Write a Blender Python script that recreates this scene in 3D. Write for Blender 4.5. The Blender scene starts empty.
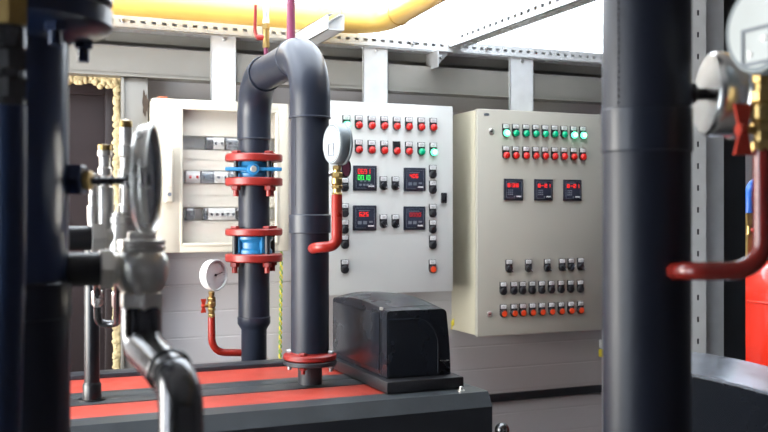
import bpy, bmesh, math, random
from mathutils import Vector, Matrix
random.seed(7)
C = bpy.context.scene
COL = C.collection
PI = math.pi
# ------------------------------------------------------------------ camera frame
FPX, HY, H = 925.0, 213.0, 1.6
TH = math.radians(22.65)
ST, CT = math.sin(TH), math.cos(TH)
RV = Vector((CT, -ST, 0)); FV = Vector((ST, CT, 0)); UP = Vector((0, 0, 1))

def P(px, py, Y):
    """point of the vertical plane y = Y seen at a pixel"""
    u = px - 384
    k = Y / (FPX * CT - u * ST)
    return Vector(((FPX * ST + u * CT) * k, Y, H + (HY - py) * k))

def Q(px, py, Z):
    """point at depth Z along the view axis"""
    return RV * ((px - 384) * Z / FPX) + FV * Z + UP * (H + (HY - py) * Z / FPX)

def XA(px, Y): return P(px, 0, Y).x
def ZA(px, py, Y): return P(px, py, Y).z

# ------------------------------------------------------------------ materials
def nt(name):
    m = bpy.data.materials.new(name); m.use_nodes = True
    n = m.node_tree.nodes; l = m.node_tree.links
    b = n['Principled BSDF']
    return m, n, l, b

def mat(name, col, rough=0.5, metal=0.0, var=0.08, scale=12.0, bump=0.0, bscale=60.0, rvar=0.1, spec=None, coat=0.0, col2=None):
    m, n, l, b = nt(name)
    tc = n.new('ShaderNodeTexCoord')
    no = n.new('ShaderNodeTexNoise'); no.inputs['Scale'].default_value = scale; no.inputs['Detail'].default_value = 4
    l.new(tc.outputs['Object'], no.inputs['Vector'])
    cr = n.new('ShaderNodeValToRGB')
    c2 = col2 or tuple(min(1, c * (1 + var)) for c in col)
    c1 = tuple(c * (1 - var) for c in col)
    cr.color_ramp.elements[0].color = (*c1, 1); cr.color_ramp.elements[1].color = (*c2, 1)
    cr.color_ramp.elements[0].position = 0.3; cr.color_ramp.elements[1].position = 0.7
    l.new(no.outputs['Fac'], cr.inputs['Fac']); l.new(cr.outputs['Color'], b.inputs['Base Color'])
    mr = n.new('ShaderNodeMapRange')
    mr.inputs['To Min'].default_value = max(0.02, rough - rvar * rough); mr.inputs['To Max'].default_value = min(1, rough + rvar * rough)
    l.new(no.outputs['Fac'], mr.inputs['Value']); l.new(mr.outputs['Result'], b.inputs['Roughness'])
    b.inputs['Metallic'].default_value = metal
    if spec is not None: b.inputs['Specular IOR Level'].default_value = spec
    if coat: b.inputs['Coat Weight'].default_value = coat; b.inputs['Coat Roughness'].default_value = 0.08
    if bump:
        n2 = n.new('ShaderNodeTexNoise'); n2.inputs['Scale'].default_value = bscale; n2.inputs['Detail'].default_value = 3
        l.new(tc.outputs['Object'], n2.inputs['Vector'])
        bp = n.new('ShaderNodeBump'); bp.inputs['Strength'].default_value = bump; bp.inputs['Distance'].default_value = 0.004
        l.new(n2.outputs['Fac'], bp.inputs['Height']); l.new(bp.outputs['Normal'], b.inputs['Normal'])
    return m

def emis(name, col, strength):
    m, n, l, b = nt(name)
    b.inputs['Base Color'].default_value = (*[c * 0.5 for c in col], 1); b.inputs['Roughness'].default_value = 0.3
    b.inputs['Emission Color'].default_value = (*col, 1); b.inputs['Emission Strength'].default_value = strength
    return m

def glass(name, refl=0.1, tint=(1, 1, 1), haze=0.0):
    m, n, l, b = nt(name)
    n.remove(b)
    out = n['Material Output']
    tr = n.new('ShaderNodeBsdfTransparent'); tr.inputs['Color'].default_value = (*tint, 1)
    gl = n.new('ShaderNodeBsdfGlossy'); gl.inputs['Roughness'].default_value = 0.03
    lw = n.new('ShaderNodeLayerWeight'); lw.inputs['Blend'].default_value = .5
    pw = n.new('ShaderNodeMath'); pw.operation = 'POWER'; pw.inputs[1].default_value = 4.0
    ma = n.new('ShaderNodeMath'); ma.operation = 'MULTIPLY_ADD'; ma.inputs[1].default_value = .6; ma.inputs[2].default_value = .04
    l.new(lw.outputs['Facing'], pw.inputs[0]); l.new(pw.outputs['Value'], ma.inputs[0])
    mx = n.new('ShaderNodeMixShader')
    l.new(ma.outputs['Value'], mx.inputs['Fac'])
    l.new(tr.outputs['BSDF'], mx.inputs[1]); l.new(gl.outputs['BSDF'], mx.inputs[2])
    last = mx
    if haze:
        df = n.new('ShaderNodeBsdfDiffuse'); df.inputs['Color'].default_value = (.9, .88, .84, 1)
        m2 = n.new('ShaderNodeMixShader'); m2.inputs['Fac'].default_value = haze
        l.new(mx.outputs['Shader'], m2.inputs[1]); l.new(df.outputs['BSDF'], m2.inputs[2]); last = m2
    l.new(last.outputs['Shader'], out.inputs['Surface'])
    return m

M = dict(
    wall=mat('wall_panel_paint', (.52, .495, .505), .5, var=.03, scale=2),
    purlin=mat('purlin_steel', (.215, .205, .185), .45, .3, var=.08, scale=5),
    side=mat('side_wall', (.10, .10, .12), .6, var=.04, scale=3),
    floor=mat('concrete', (.10, .095, .09), .7, var=.2, scale=6, bump=.3),
    ceil=mat('ceiling_paint', (.30, .30, .31), .6, var=.03),
    galv=mat('galvanised_steel', (.62, .62, .63), .38, .7, var=.10, scale=30, rvar=.3),
    galvw=mat('zinc_white', (.58, .59, .60), .45, .2, var=.06, scale=20),
    cream=mat('cream_plastic', (.60, .555, .46), .35, var=.015, scale=4),
    creamin=mat('cream_inner', (.68, .63, .54), .5, var=.02, scale=4),
    grey_cab=mat('light_grey_coat', (.66, .665, .64), .42, var=.012, scale=5, bump=.06, bscale=300),
    beige_cab=mat('beige_grey_coat', (.42, .40, .345), .42, var=.012, scale=5, bump=.06, bscale=300),
    beige_edge=mat('beige_edge_coat', (.55, .51, .39), .4, var=.012, scale=5),
    pipe=mat('anthracite_pipe', (.010, .013, .024), .42, spec=.35, var=.12, scale=9, bump=.05, bscale=40),
    sleeve=mat('anthracite_sleeve', (.014, .018, .031), .36, spec=.4, var=.08, scale=9),
    bluepipe=mat('blue_black_paint', (.009, .019, .055), .30, var=.12, scale=9, bump=.08, bscale=30),
    red=mat('red_flange_paint', (.23, .015, .011), .38, var=.15, scale=25, bump=.12, bscale=60),
    redhose=mat('red_tube_paint', (.25, .015, .009), .28, var=.12, scale=20),
    darkred=mat('dark_red_tube', (.17, .014, .010), .22, var=.15, scale=20, coat=.3),
    handle=mat('red_handle', (.45, .035, .016), .4, var=.1),
    redtank=mat('red_tank_gloss', (.62, .022, .008), .22, var=.05, scale=6, coat=.4),
    boilred=mat('boiler_red_panel', (.36, .034, .018), .48, var=.12, scale=7, rvar=.2, bump=.08),
    boildark=mat('boiler_dark_paint', (.020, .022, .028), .42, var=.2, scale=8),
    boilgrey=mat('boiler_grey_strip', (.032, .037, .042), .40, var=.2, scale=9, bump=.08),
    black=mat('black_gloss_plastic', (.008, .010, .015), .27, var=.2, scale=8, bump=.02, bscale=25),
    blackm=mat('black_matt_plastic', (.008, .008, .011), .45, var=.2, scale=30),
    navy=mat('dark_navy_plastic', (.013, .016, .030), .35, var=.1, scale=30),
    silver=mat('satin_nickel', (.74, .70, .64), .30, .75, var=.08, scale=20),
    polished=mat('polished_steel', (.86, .85, .83), .26, 1.0, var=.05),
    poleb=mat('black_pole_paint', (.006, .007, .009), .3, var=.2),
    screen=mat('screen_plastic', (.030, .034, .055), .25, var=.1, scale=30),
    blue=mat('blue_cast_paint', (.016, .16, .36), .35, var=.15, scale=25, bump=.15),
    bluetube=mat('blue_tube', (.02, .12, .50), .3, var=.1),
    darkblue=mat('dark_blue_hose', (.008, .020, .060), .4, var=.2),
    brass=mat('brass', (.45, .31, .12), .32, .9, var=.15, scale=30),
    chrome=mat('nickel_plate', (.72, .70, .66), .28, .8, var=.08, scale=20, bump=.05),
    castst=mat('cast_nickel', (.56, .52, .47), .36, .7, var=.15, scale=25, bump=.25, bscale=60),
    darkst=mat('dark_steel_tube', (.10, .10, .105), .22, .85, var=.25, scale=14, bump=.08),
    steel=mat('bolt_steel', (.42, .42, .42), .35, .9, var=.1),
    gaugew=mat('gauge_white_enamel', (.70, .71, .70), .35, var=.02),
    gaugeg=mat('gauge_case_shaded', (.17, .20, .22), .40, .2, var=.04), gaugeb=mat('gauge_back_lit', (.50, .53, .52), .42, var=.04),  # case colour darkened as its shaded side, back colour paled as lit
    dial=mat('dial_white', (.80, .80, .80), .5, var=.01),
    dialdark=mat('dial_grey', (.10, .10, .12), .4, var=.05),
    white=mat('white_label', (.70, .70, .70), .5, var=.01),
    labelink=mat('label_ink', (.30, .28, .28), .5, var=.05),
    redcap=mat('red_lamp_plastic', (.58, .018, .014), .25, var=.02, coat=.3),
    orangecap=mat('orange_red_button', (.70, .060, .012), .35, var=.02),
    greencap=mat('green_lamp_plastic', (.0, .36, .17), .25, var=.02, coat=.3),
    greenlit=emis('green_lamp_lit', (.12, 1, .52), 2.6),
    greenlit2=emis('green_lamp_core', (.62, 1, .85), 3.0),
    digit=emis('red_digit', (1, .03, .02), .85),
    digitdim=emis('red_digit_dim', (.6, .02, .02), .45),
    digitg=emis('green_digit', (.05, 1, .12), .8),
    yellow=mat('yellow_gas_paint', (.78, .50, .12), .35, var=.06, scale=4),
    door=mat('dark_brown_leaf', (.013, .007, .008), .5, var=.15, scale=8),
    foam=mat('cured_foam', (.50, .41, .23), .75, var=.25, scale=30, bump=.6, bscale=70),
    brick=mat('terracotta_plastic', (.42, .14, .07), .6, var=.1),
    cablewhite=mat('strap_white', (.7, .7, .72), .5, var=.03),
    yg=mat('yellow_sheath', (.72, .60, .04), .5, var=.05),
    ygreen=mat('green_sheath', (.20, .36, .06), .5, var=.05),
    purple=mat('maroon_tube', (.16, .03, .07), .35, var=.1),
    soot=mat('soot', (.05, .035, .025), .9, var=.3, scale=40),
    winglass=glass('window_glass'), coverglass=glass('clear_cover', haze=.04), gaugeglass=glass('gauge_glass'),
    breaker=mat('breaker_white', (.72, .72, .70), .4, var=.02),
    breakerg=mat('breaker_grey', (.14, .16, .19), .4, var=.05),
)

# ------------------------------------------------------------------ mesh builder
class MB:
    def __init__(self): self.bm = bmesh.new()
    def box(self, x0, x1, y0, y1, z0, z1, bev=0.0, seg=2):
        b2 = bmesh.new()
        bmesh.ops.create_cube(b2, size=1)
        for v in b2.verts:
            v.co = Vector((x0 + (v.co.x + .5) * (x1 - x0), y0 + (v.co.y + .5) * (y1 - y0), z0 + (v.co.z + .5) * (z1 - z0)))
        if bev: bmesh.ops.bevel(b2, geom=list(b2.edges), offset=bev, segments=seg, affect='EDGES', profile=.5)
        return self._merge(b2)
    def _merge(self, b2, mtx=None):
        if mtx is not None: bmesh.ops.transform(b2, matrix=mtx, verts=list(b2.verts))
        me = bpy.data.meshes.new('tmp'); b2.to_mesh(me); b2.free()
        self.bm.from_mesh(me); bpy.data.meshes.remove(me)
        return self
    def obox(self, c, ax, ay, az, sx, sy, sz, bev=0.0):
        """box centred at c along the axes ax, ay, az"""
        b2 = bmesh.new(); bmesh.ops.create_cube(b2, size=1)
        for v in b2.verts: v.co = Vector((v.co.x * sx, v.co.y * sy, v.co.z * sz))
        if bev: bmesh.ops.bevel(b2, geom=list(b2.edges), offset=bev, segments=2, affect='EDGES', profile=.5)
        m = Matrix.Identity(4)
        for i, a in enumerate((ax, ay, az)):
            a = Vector(a).normalized()
            for j in range(3): m[j][i] = a[j]
        m.translation = Vector(c)
        return self._merge(b2, m)
    def lathe(self, prof, base, axis, n=32):
        """prof: list of (radius, distance along the axis)"""
        a = Vector(axis).normalized(); base = Vector(base)
        t = Vector((0, 0, 1)) if abs(a.z) < .9 else Vector((1, 0, 0))
        e1 = a.cross(t).normalized(); e2 = a.cross(e1)
        rings = []
        for r, d in prof:
            c = base + a * d
            if r < 1e-6: rings.append([self.bm.verts.new(c)])
            else: rings.append([self.bm.verts.new(c + e1 * (r * math.cos(2 * PI * i / n)) + e2 * (r * math.sin(2 * PI * i / n))) for i in range(n)])
        for A, B in zip(rings, rings[1:]):
            for i in range(n):
                j = (i + 1) % n
                f = ([A[0]] if len(A) == 1 else [A[i], A[j]]) + ([B[0]] if len(B) == 1 else [B[j], B[i]])
                if len(f) >= 3:
                    try: self.bm.faces.new(f)
                    except ValueError: pass
        for R in (rings[0], rings[-1]):
            if len(R) > 2:
                try: self.bm.faces.new(R)
                except ValueError: pass
        return self
    def cyl(self, a, b, r, n=24, r2=None, ch=0.0):
        a, b = Vector(a), Vector(b); L = (b - a).length; r2 = r if r2 is None else r2
        pr = [(r, 0), (r2, L)] if not ch else [(r - ch, 0), (r, ch), (r2, L - ch), (r2 - ch, L)]
        return self.lathe(pr, a, b - a, n)
    def hexn(self, a, b, r, ch=0.002): return self.cyl(a, b, r, 6, ch=ch)
    def tube(self, pts, r, n=16, caps=True):
        pts = [Vector(p) for p in pts]; k = len(pts)
        rs = r if isinstance(r, (list, tuple)) else [r] * k
        prev = None; rings = []
        for i, p in enumerate(pts):
            t = ((pts[min(i + 1, k - 1)] - p).normalized() + (p - pts[max(i - 1, 0)]).normalized()).normalized()
            if prev is None:
                s = Vector((0, 0, 1)) if abs(t.z) < .9 else Vector((1, 0, 0))
                e1 = t.cross(s).normalized()
            else: e1 = (prev - t * prev.dot(t)).normalized()
            prev = e1; e2 = t.cross(e1)
            rings.append([self.bm.verts.new(p + e1 * (rs[i] * math.cos(2 * PI * j / n)) + e2 * (rs[i] * math.sin(2 * PI * j / n))) for j in range(n)])
        for A, B in zip(rings, rings[1:]):
            for j in range(n):
                self.bm.faces.new([A[j], A[(j + 1) % n], B[(j + 1) % n], B[j]])
        if caps: self.bm.faces.new(rings[0]); self.bm.faces.new(rings[-1])
        return self
    def prism(self, poly, ext):
        """poly: 3-D points of a flat outline, ext: extrusion vector"""
        ext = Vector(ext)
        A = [self.bm.verts.new(Vector(p)) for p in poly]; B = [self.bm.verts.new(Vector(p) + ext) for p in poly]
        k = len(A)
        self.bm.faces.new(A); self.bm.faces.new(list(reversed(B)))
        for i in range(k): self.bm.faces.new([A[i], B[i], B[(i + 1) % k], A[(i + 1) % k]])
        return self
    def sphere(self, c, r, sc=(1, 1, 1), seg=20, ring=12):
        c = Vector(c); rows = []
        for i in range(ring + 1):
            f = PI * i / ring
            if i in (0, ring): rows.append([self.bm.verts.new(c + Vector((0, 0, r * sc[2] * math.cos(f))))])
            else: rows.append([self.bm.verts.new(c + Vector((r * sc[0] * math.sin(f) * math.cos(2 * PI * j / seg), r * sc[1] * math.sin(f) * math.sin(2 * PI * j / seg), r * sc[2] * math.cos(f)))) for j in range(seg)])
        for A, B in zip(rows, rows[1:]):
            for j in range(seg):
                k = (j + 1) % seg
                self.bm.faces.new(([A[0]] if len(A) == 1 else [A[j], A[k]]) + ([B[0]] if len(B) == 1 else [B[k], B[j]]))
        return self
    def torus(self, c, axis, R, r, n=40, k=10):
        a = Vector(axis).normalized(); t = Vector((0, 0, 1)) if abs(a.z) < .9 else Vector((1, 0, 0))
        e1 = a.cross(t).normalized(); e2 = a.cross(e1); c = Vector(c); rings = []
        for i in range(n):
            d = e1 * math.cos(2 * PI * i / n) + e2 * math.sin(2 * PI * i / n)
            rings.append([self.bm.verts.new(c + d * (R + r * math.cos(2 * PI * j / k)) + a * (r * math.sin(2 * PI * j / k))) for j in range(k)])
        for i in range(n):
            A, B = rings[i], rings[(i + 1) % n]
            for j in range(k): self.bm.faces.new([A[j], B[j], B[(j + 1) % k], A[(j + 1) % k]])
        return self
    def slotted(self, o, U, V, L, W, th, pitch, sl, sw):
        """plate with a row of real slots: o corner, U along, V across, thickness along UxV"""
        o, U, V = Vector(o), Vector(U).normalized(), Vector(V).normalized(); N = U.cross(V)
        def bx(u0, u1, v0, v1):
            self.obox(o + U * ((u0 + u1) / 2) + V * ((v0 + v1) / 2) + N * (th / 2), U, V, N, u1 - u0, v1 - v0, th)
        m = (W - sw) / 2
        bx(0, L, 0, m); bx(0, L, W - m, W)
        n = int(L / pitch); pos = 0.0
        for i in range(n + 1):
            s0 = (i + .5) * pitch - sl / 2
            if s0 >= L: break
            bx(pos, s0, m, W - m); pos = s0 + sl
        if pos < L: bx(pos, L, m, W - m)
        return self
    def build(self, name, m, parent=None, local=False, ang=35):
        bm = self.bm
        bmesh.ops.recalc_face_normals(bm, faces=list(bm.faces))
        if parent is not None and not local:
            o0 = rootloc(parent); bmesh.ops.translate(bm, vec=-o0, verts=list(bm.verts))
        me = bpy.data.meshes.new(name); bm.to_mesh(me); bm.free()
        for p in me.polygons: p.use_smooth = True
        me.set_sharp_from_angle(angle=math.radians(ang))
        me.materials.append(M[m] if isinstance(m, str) else m)
        o = bpy.data.objects.new(name, me); COL.objects.link(o)
        if parent is not None: o.parent = parent
        return o

def rootloc(o):
    v = Vector((0, 0, 0))
    while o is not None: v = v + o.location; o = o.parent
    return v
def tag(o, label, cat, group=None, kind=None):
    o['label'] = label; o['category'] = cat
    if group: o['group'] = group
    if kind: o['kind'] = kind
    return o
def thing(name, label, cat, loc, group=None):
    o = bpy.data.objects.new(name, None); COL.objects.link(o); o.location = Vector(loc); o.empty_display_size = .05
    return tag(o, label, cat, group)
def struct(name, mb, m, ang=35):
    o = mb.build(name, m, ang=ang); o['kind'] = 'structure'; return o
def copy_part(o, parent, loc):
    c = o.copy(); COL.objects.link(c); c.parent = parent; c.location = loc
    for ch in o.children:
        d = ch.copy(); COL.objects.link(d); d.parent = c
    return c
def arc(c, a, b, R, a0, a1, n):
    """arc around c in the plane of unit vectors a, b"""
    return [c + a * (R * math.cos(a0 + (a1 - a0) * i / n)) + b * (R * math.sin(a0 + (a1 - a0) * i / n)) for i in range(n + 1)]
def bend(pts, R, n=8):
    """round the corners of a polyline"""
    pts = [Vector(p) for p in pts]; out = [pts[0]]
    for i in range(1, len(pts) - 1):
        p = pts[i]; d0 = (pts[i - 1] - p); d1 = (pts[i + 1] - p)
        k = min(R, d0.length * .49, d1.length * .49)
        s, e = p + d0.normalized() * k, p + d1.normalized() * k
        for j in range(n + 1):
            t = j / n; out.append(s * (1 - t) ** 2 + p * (2 * t * (1 - t)) + e * t * t)
    out.append(pts[-1]); return out

# ------------------------------------------------------------------ room
WY = 3.51
XL, XR, YF, CZ = -1.3, 4.1, -1.6, 2.78
struct('floor', MB().box(XL - .1, XR + .1, YF - .1, WY + .1, -.1, 0), 'floor')
# sandwich-panel back wall with pressed horizontal grooves, its door opening left free
DX0, DX1, DZ = XA(20, WY), XA(116, WY), ZA(90, 82, WY)
def wall_profile(x0, x1, z0, z1, name='wall_back'):
    m = MB(); z = z0; pts = [(WY + .08, z0), (WY, z0)]
    k = math.ceil((z0 - .028) / .1)
    while k * .1 + .028 < z1 - .01:
        zz = k * .1 + .028; big = (k % 10 == 3)
        if zz > z0 + .01:
            d, w = (.007, .004) if big else (.0012, .004)
            pts += [(WY, zz - w), (WY + d, zz - w * .5), (WY + d, zz + w * .5), (WY, zz + w)]
        k += 1
    pts += [(WY, z1), (WY + .08, z1)]
    m.prism([(x0, y, zq) for y, zq in pts], (x1 - x0, 0, 0))
    return m
WT = H + .70
wb = wall_profile(DX1, XR, 0, WT)
for a in ((XL, DX0, 0, WT), (DX0, DX1, DZ, WT)):
    w2 = wall_profile(*a)
    me = bpy.data.meshes.new('t'); w2.bm.to_mesh(me); w2.bm.free(); wb.bm.from_mesh(me)
struct('wall_back', wb, 'wall', 4)
LY0, LY1, LZ0, LZ1 = .65, 3.2, .75, 2.2
struct('wall_left', MB().box(XL - .1, XL, YF, LY0, 0, CZ).box(XL - .1, XL, LY1, WY + .08, 0, CZ).box(XL - .1, XL, LY0, LY1, 0, LZ0).box(XL - .1, XL, LY0, LY1, LZ1, CZ), 'side')
struct('wall_right', MB().box(XR, XR + .1, YF, WY + .08, 0, CZ), 'side')
struct('wall_front', MB().box(XL - .1, XR + .1, YF - .1, YF, 0, CZ), 'side')
# ceiling with a long rooflight over the aisle
SY0, SY1 = 2.0, 3.42
SX0, SX1 = XL + .05, 2.1
cm = MB()
cm.box(XL - .1, XR + .1, YF - .1, SY0, CZ, CZ + .08); cm.box(XL - .1, XR + .1, SY1, WY + .1, CZ, CZ + .08)
cm.box(XL - .1, SX0, SY0, SY1, CZ, CZ + .08); cm.box(SX1, XR + .1, SY0, SY1, CZ, CZ + .08)
struct('ceiling', cm, 'ceil')
w = struct('window_2', MB().box(SX0, SX1, SY0, SY1, CZ + .03, CZ + .036), 'winglass')
fm = MB()
for i in range(5):
    x = SX0 + (SX1 - SX0) * i / 4
    fm.box(x - .02, x + .02, SY0, SY1, CZ + .01, CZ + .06)
o = fm.build('glazing_bar', 'galvw', w)
# strip window along the eaves
w = struct('window_1', MB().box(XL, XR, WY + .03, WY + .036, WT, CZ), 'winglass')
fm = MB().box(XL, XR, WY + .01, WY + .07, CZ - .05, CZ)
for x in (XL + .02, XA(90, WY), XA(620, WY), XR - .02): fm.box(x - .015, x + .015, WY + .015, WY + .065, WT, CZ)
fm.build('window_frame', 'galvw', w)
# window in the left wall
w = struct('window_3', MB().box(XL - .05, XL - .044, LY0, LY1, LZ0, LZ1), 'winglass')
MB().box(XL - .08, XL - .02, LY0, LY0 + .05, LZ0, LZ1).box(XL - .08, XL - .02, LY1 - .05, LY1, LZ0, LZ1).box(XL - .08, XL - .02, LY0, LY1, LZ0, LZ0 + .05).box(XL - .08, XL - .02, LY0, LY1, LZ1 - .05, LZ1).box(XL - .07, XL - .03, (LY0 + LY1) / 2 - .02, (LY0 + LY1) / 2 + .02, LZ0, LZ1).build('window_frame', 'galvw', w)
# purlins under the eaves
d0, d1 = H + .492, H + .588
struct('trim_1', MB().box(XL, XR, 3.40, WY - .001, d0, d1 - .004).box(XL, XR, 3.395, 3.40, d0 + .006, d1 + .006).box(XL, XR, 3.395, 3.41, d0 - .004, d0 + .008), 'purlin')
struct('trim_2', MB().box(XL, XR, 3.445, WY - .001, H + .618, H + .690, .004), 'purlin')
# dark cable strip low on the wall
zt = ZA(545, 393, WY)
struct('trim_3', MB().box(DX1 + .12, XR, WY - .016, WY - .0005, zt - .017, zt + .017, .003), 'boildark')
# grey column at the door
cx0, cx1 = XA(123, 3.42), XA(148, 3.42)
struct('trim_4', MB().box(cx0, cx1, 3.415, WY - .001, 0, d0 - .005, .004).box(cx0 - .008, cx0 + .003, 3.405, 3.42, 0, d0 - .005, .002), 'purlin')
# dark door leaf
dr = struct('door_1', MB().box(DX0 + .004, DX1 - .002, WY + .01, WY + .05, 0.004, DZ - .002), 'door')
ix0, ix1, iz = XA(40, WY), XA(105, WY), ZA(80, 95, WY)
fr = MB().box(DX0 + .005, ix0, WY - .006, WY + .012, .01, DZ - .004, .004).box(ix1, DX1 - .004, WY - .006, WY + .012, .01, DZ - .004, .004).box(ix0, ix1, WY - .006, WY + .012, iz, DZ - .004, .004).box(ix0, ix1, WY - .006, WY + .012, .9, 1.0, .004)
fr.build('door_frame', 'door', dr)
# cured foam round the frame
fo = MB()
def blob(px, py, r):
    p = P(px, py, WY - .012)
    fo.sphere(p, r, (random.uniform(.8, 1.3), .8, random.uniform(.8, 1.2)), 8, 6)
x = 30.0
while x < 119:
    for k in range(3): blob(x + random.uniform(-1, 1), 78 + random.uniform(-3.5, 3.5), random.uniform(.007, .016))
    x += random.uniform(.7, 1.4)
for i in range(30): blob(random.uniform(100, 119), random.uniform(76, 87), random.uniform(.008, .016))
y = 84.0
while y < 420:
    for k in range(2): blob(117.3 + random.uniform(-2.2, 1.6), y + random.uniform(-1, 1), random.uniform(.006, .012))
    y += random.uniform(.8, 1.8)
tag(fo.build('expanding_foam', 'foam', ang=80), 'lumpy yellowish cured foam sealing the gap round the dark brown door', 'foam', kind='stuff')

# ------------------------------------------------------------------ perforated rails, uprights
SR = 3.375
rx0, rx1 = XL + .02, XR - .02
r = thing('perforated_rail', 'long galvanised perforated rail running along the top of the back wall', 'rail', ((rx0 + rx1) / 2, SR, H + .68))
MB().slotted((rx0, SR, H + .658), (1, 0, 0), (0, 0, 1), rx1 - rx0, .042, .003, .037, .017, .010).box(rx0, rx1, SR, SR + .06, H + .697, H + .700).box(rx0, rx1, SR + .020, SR + .023, H + .658, H + .698).build('web', 'galvw', r)  # inner plate added behind the slots to block the bright window
MB().slotted((rx0, SR + .062, H + .655), (1, 0, 0), (0, -1, 0), rx1 - rx0, .062, .003, .037, .014, .012).build('flange', 'galv', r)
for px in (123, 412, 486): p = P(px, 0, SR); MB().hexn((p.x, SR - .012, H + .68), (p.x, SR, H + .68), .009).build('bolt', 'steel', r)

X0 = XA(452, 3.40)
r = thing('perforated_strut', 'galvanised perforated strut running overhead from the wall rail to the corner post', 'strut', (X0, 3.3, H + .70))
sw = .055
MB().slotted((X0 - sw / 2, 3.37, H + .672), (0, -1, 0), (0, 0, 1), 1.45, .055, -.003, .045, .020, .013).box(X0 + sw / 2 - .003, X0 + sw / 2, 1.92, 3.37, H + .672, H + .727).box(X0 - sw / 2 + .018, X0 - sw / 2 + .021, 1.92, 3.37, H + .676, H + .727).box(X0 - sw / 2, X0 + sw / 2, 1.92, 3.37, H + .725, H + .728).build('web', 'galvw', r)  # inner plate, plain far side and top added to keep slots dark
MB().slotted((X0 - sw / 2, 1.92, H + .672), (0, 1, 0), (1, 0, 0), 1.45, sw, -.003, .045, .026, .012).build('flange', 'galv', r)
# short angle bracket below the joint
xb = XA(442, 3.36)
r = thing('angle_bracket', 'small galvanised angle bracket under the joint of rail and overhead strut', 'bracket', (xb, 3.37, H + .62))
MB().box(xb - .033, xb + .033, 3.33, 3.40, H + .648, H + .652).box(xb - .033, xb - .029, 3.33, 3.44, H + .585, H + .65).prism([(xb - .029, 3.345, H + .65), (xb + .028, 3.345, H + .65), (xb - .029, 3.345, H + .592)], (0, .004, 0)).build('plate', 'galv', r)
MB().hexn((xb - .012, 3.345, H + .625), (xb - .012, 3.335, H + .625), .008).build('bolt', 'steel', r)
# stub channel behind the pipe bend
xs = 1.066
r = thing('stub_channel', 'short open galvanised channel end poking out behind the grey pipe bend', 'channel', (xs, 3.2, H + .67))
MB().box(xs - .03, xs + .03, 2.98, 3.3745, H + .625, H + .628).box(xs - .03, xs - .027, 2.98, 3.3745, H + .625, H + .68).box(xs + .027, xs + .03, 2.98, 3.3745, H + .625, H + .68).build('channel', 'galvw', r)
MB().box(xs - .03, xs - .012, 2.98, 3.3745, H + .677, H + .68).box(xs + .012, xs + .03, 2.98, 3.3745, H + .677, H + .68).build('lip', 'galv', r)
# uprights carrying the cabinets
for px0, px1, lab, zb in ((210, 235.5, 'galvanised upright above the transparent-door enclosure', ZA(152.5, 97.5, 3.35) + .0005), (362, 386.5, 'galvanised upright above the light grey cabinet with mixed controls', ZA(453, 106.5, 3.29) + .0005), (508, 531.5, 'galvanised upright above the beige-grey cabinet with green lamps', ZA(477.5, 108.5, 3.27) + .0005)):
    a, b = XA(px0, 3.40), XA(px1, 3.40)
    r = thing('mounting_upright', lab, 'upright', ((a + b) / 2, 3.4, zb), 'uprights between rail and cabinets')
    MB().box(a, b, 3.383, 3.386, zb, H + .654).box(a, a + .003, 3.383, 3.394, zb, H + .654).box(b - .003, b, 3.383, 3.394, zb, H + .654).build('face', 'galvw', r)
    MB().slotted((a + .001, 3.394, zb), (0, 0, 1), (0, -1, 0), H + .65 - zb, .012, .002, .03, .012, .005).build('edge', 'galv', r)
    MB().hexn(((a + b) / 2, 3.383, H + .642), ((a + b) / 2, 3.376, H + .642), .008).build('bolt', 'steel', r)

# yellow gas pipe
yz = H + .725
ypts = bend([(XL + .05, 3.30, yz - .0), P(374, 24, 3.30), P(520, -40, 2.35), P(900, -420, .9)], .16, 10)
p1 = P(380, 24, 3.30)
ypts = bend([(XL + .05, 3.30, p1.z), p1, Vector((p1.x + .02, 2.3, p1.z + .05)), Vector((p1.x + .04, YF + .03, p1.z + .18))], .15, 10)
yo = thing('gas_pipe', 'thick yellow pipe under the eaves turning out overhead', 'pipe', p1)
MB().tube(ypts, .045, 28).build('pipe', 'yellow', yo)
MB().torus((p1.x - .17, 3.30, p1.z), (1, 0, 0), .0452, .0022).build('weld', 'yellow', yo); MB().torus((p1.x + .003, 3.12, p1.z + .007), (0, 1, 0), .0452, .0022).build('weld', 'yellow', yo)

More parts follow.
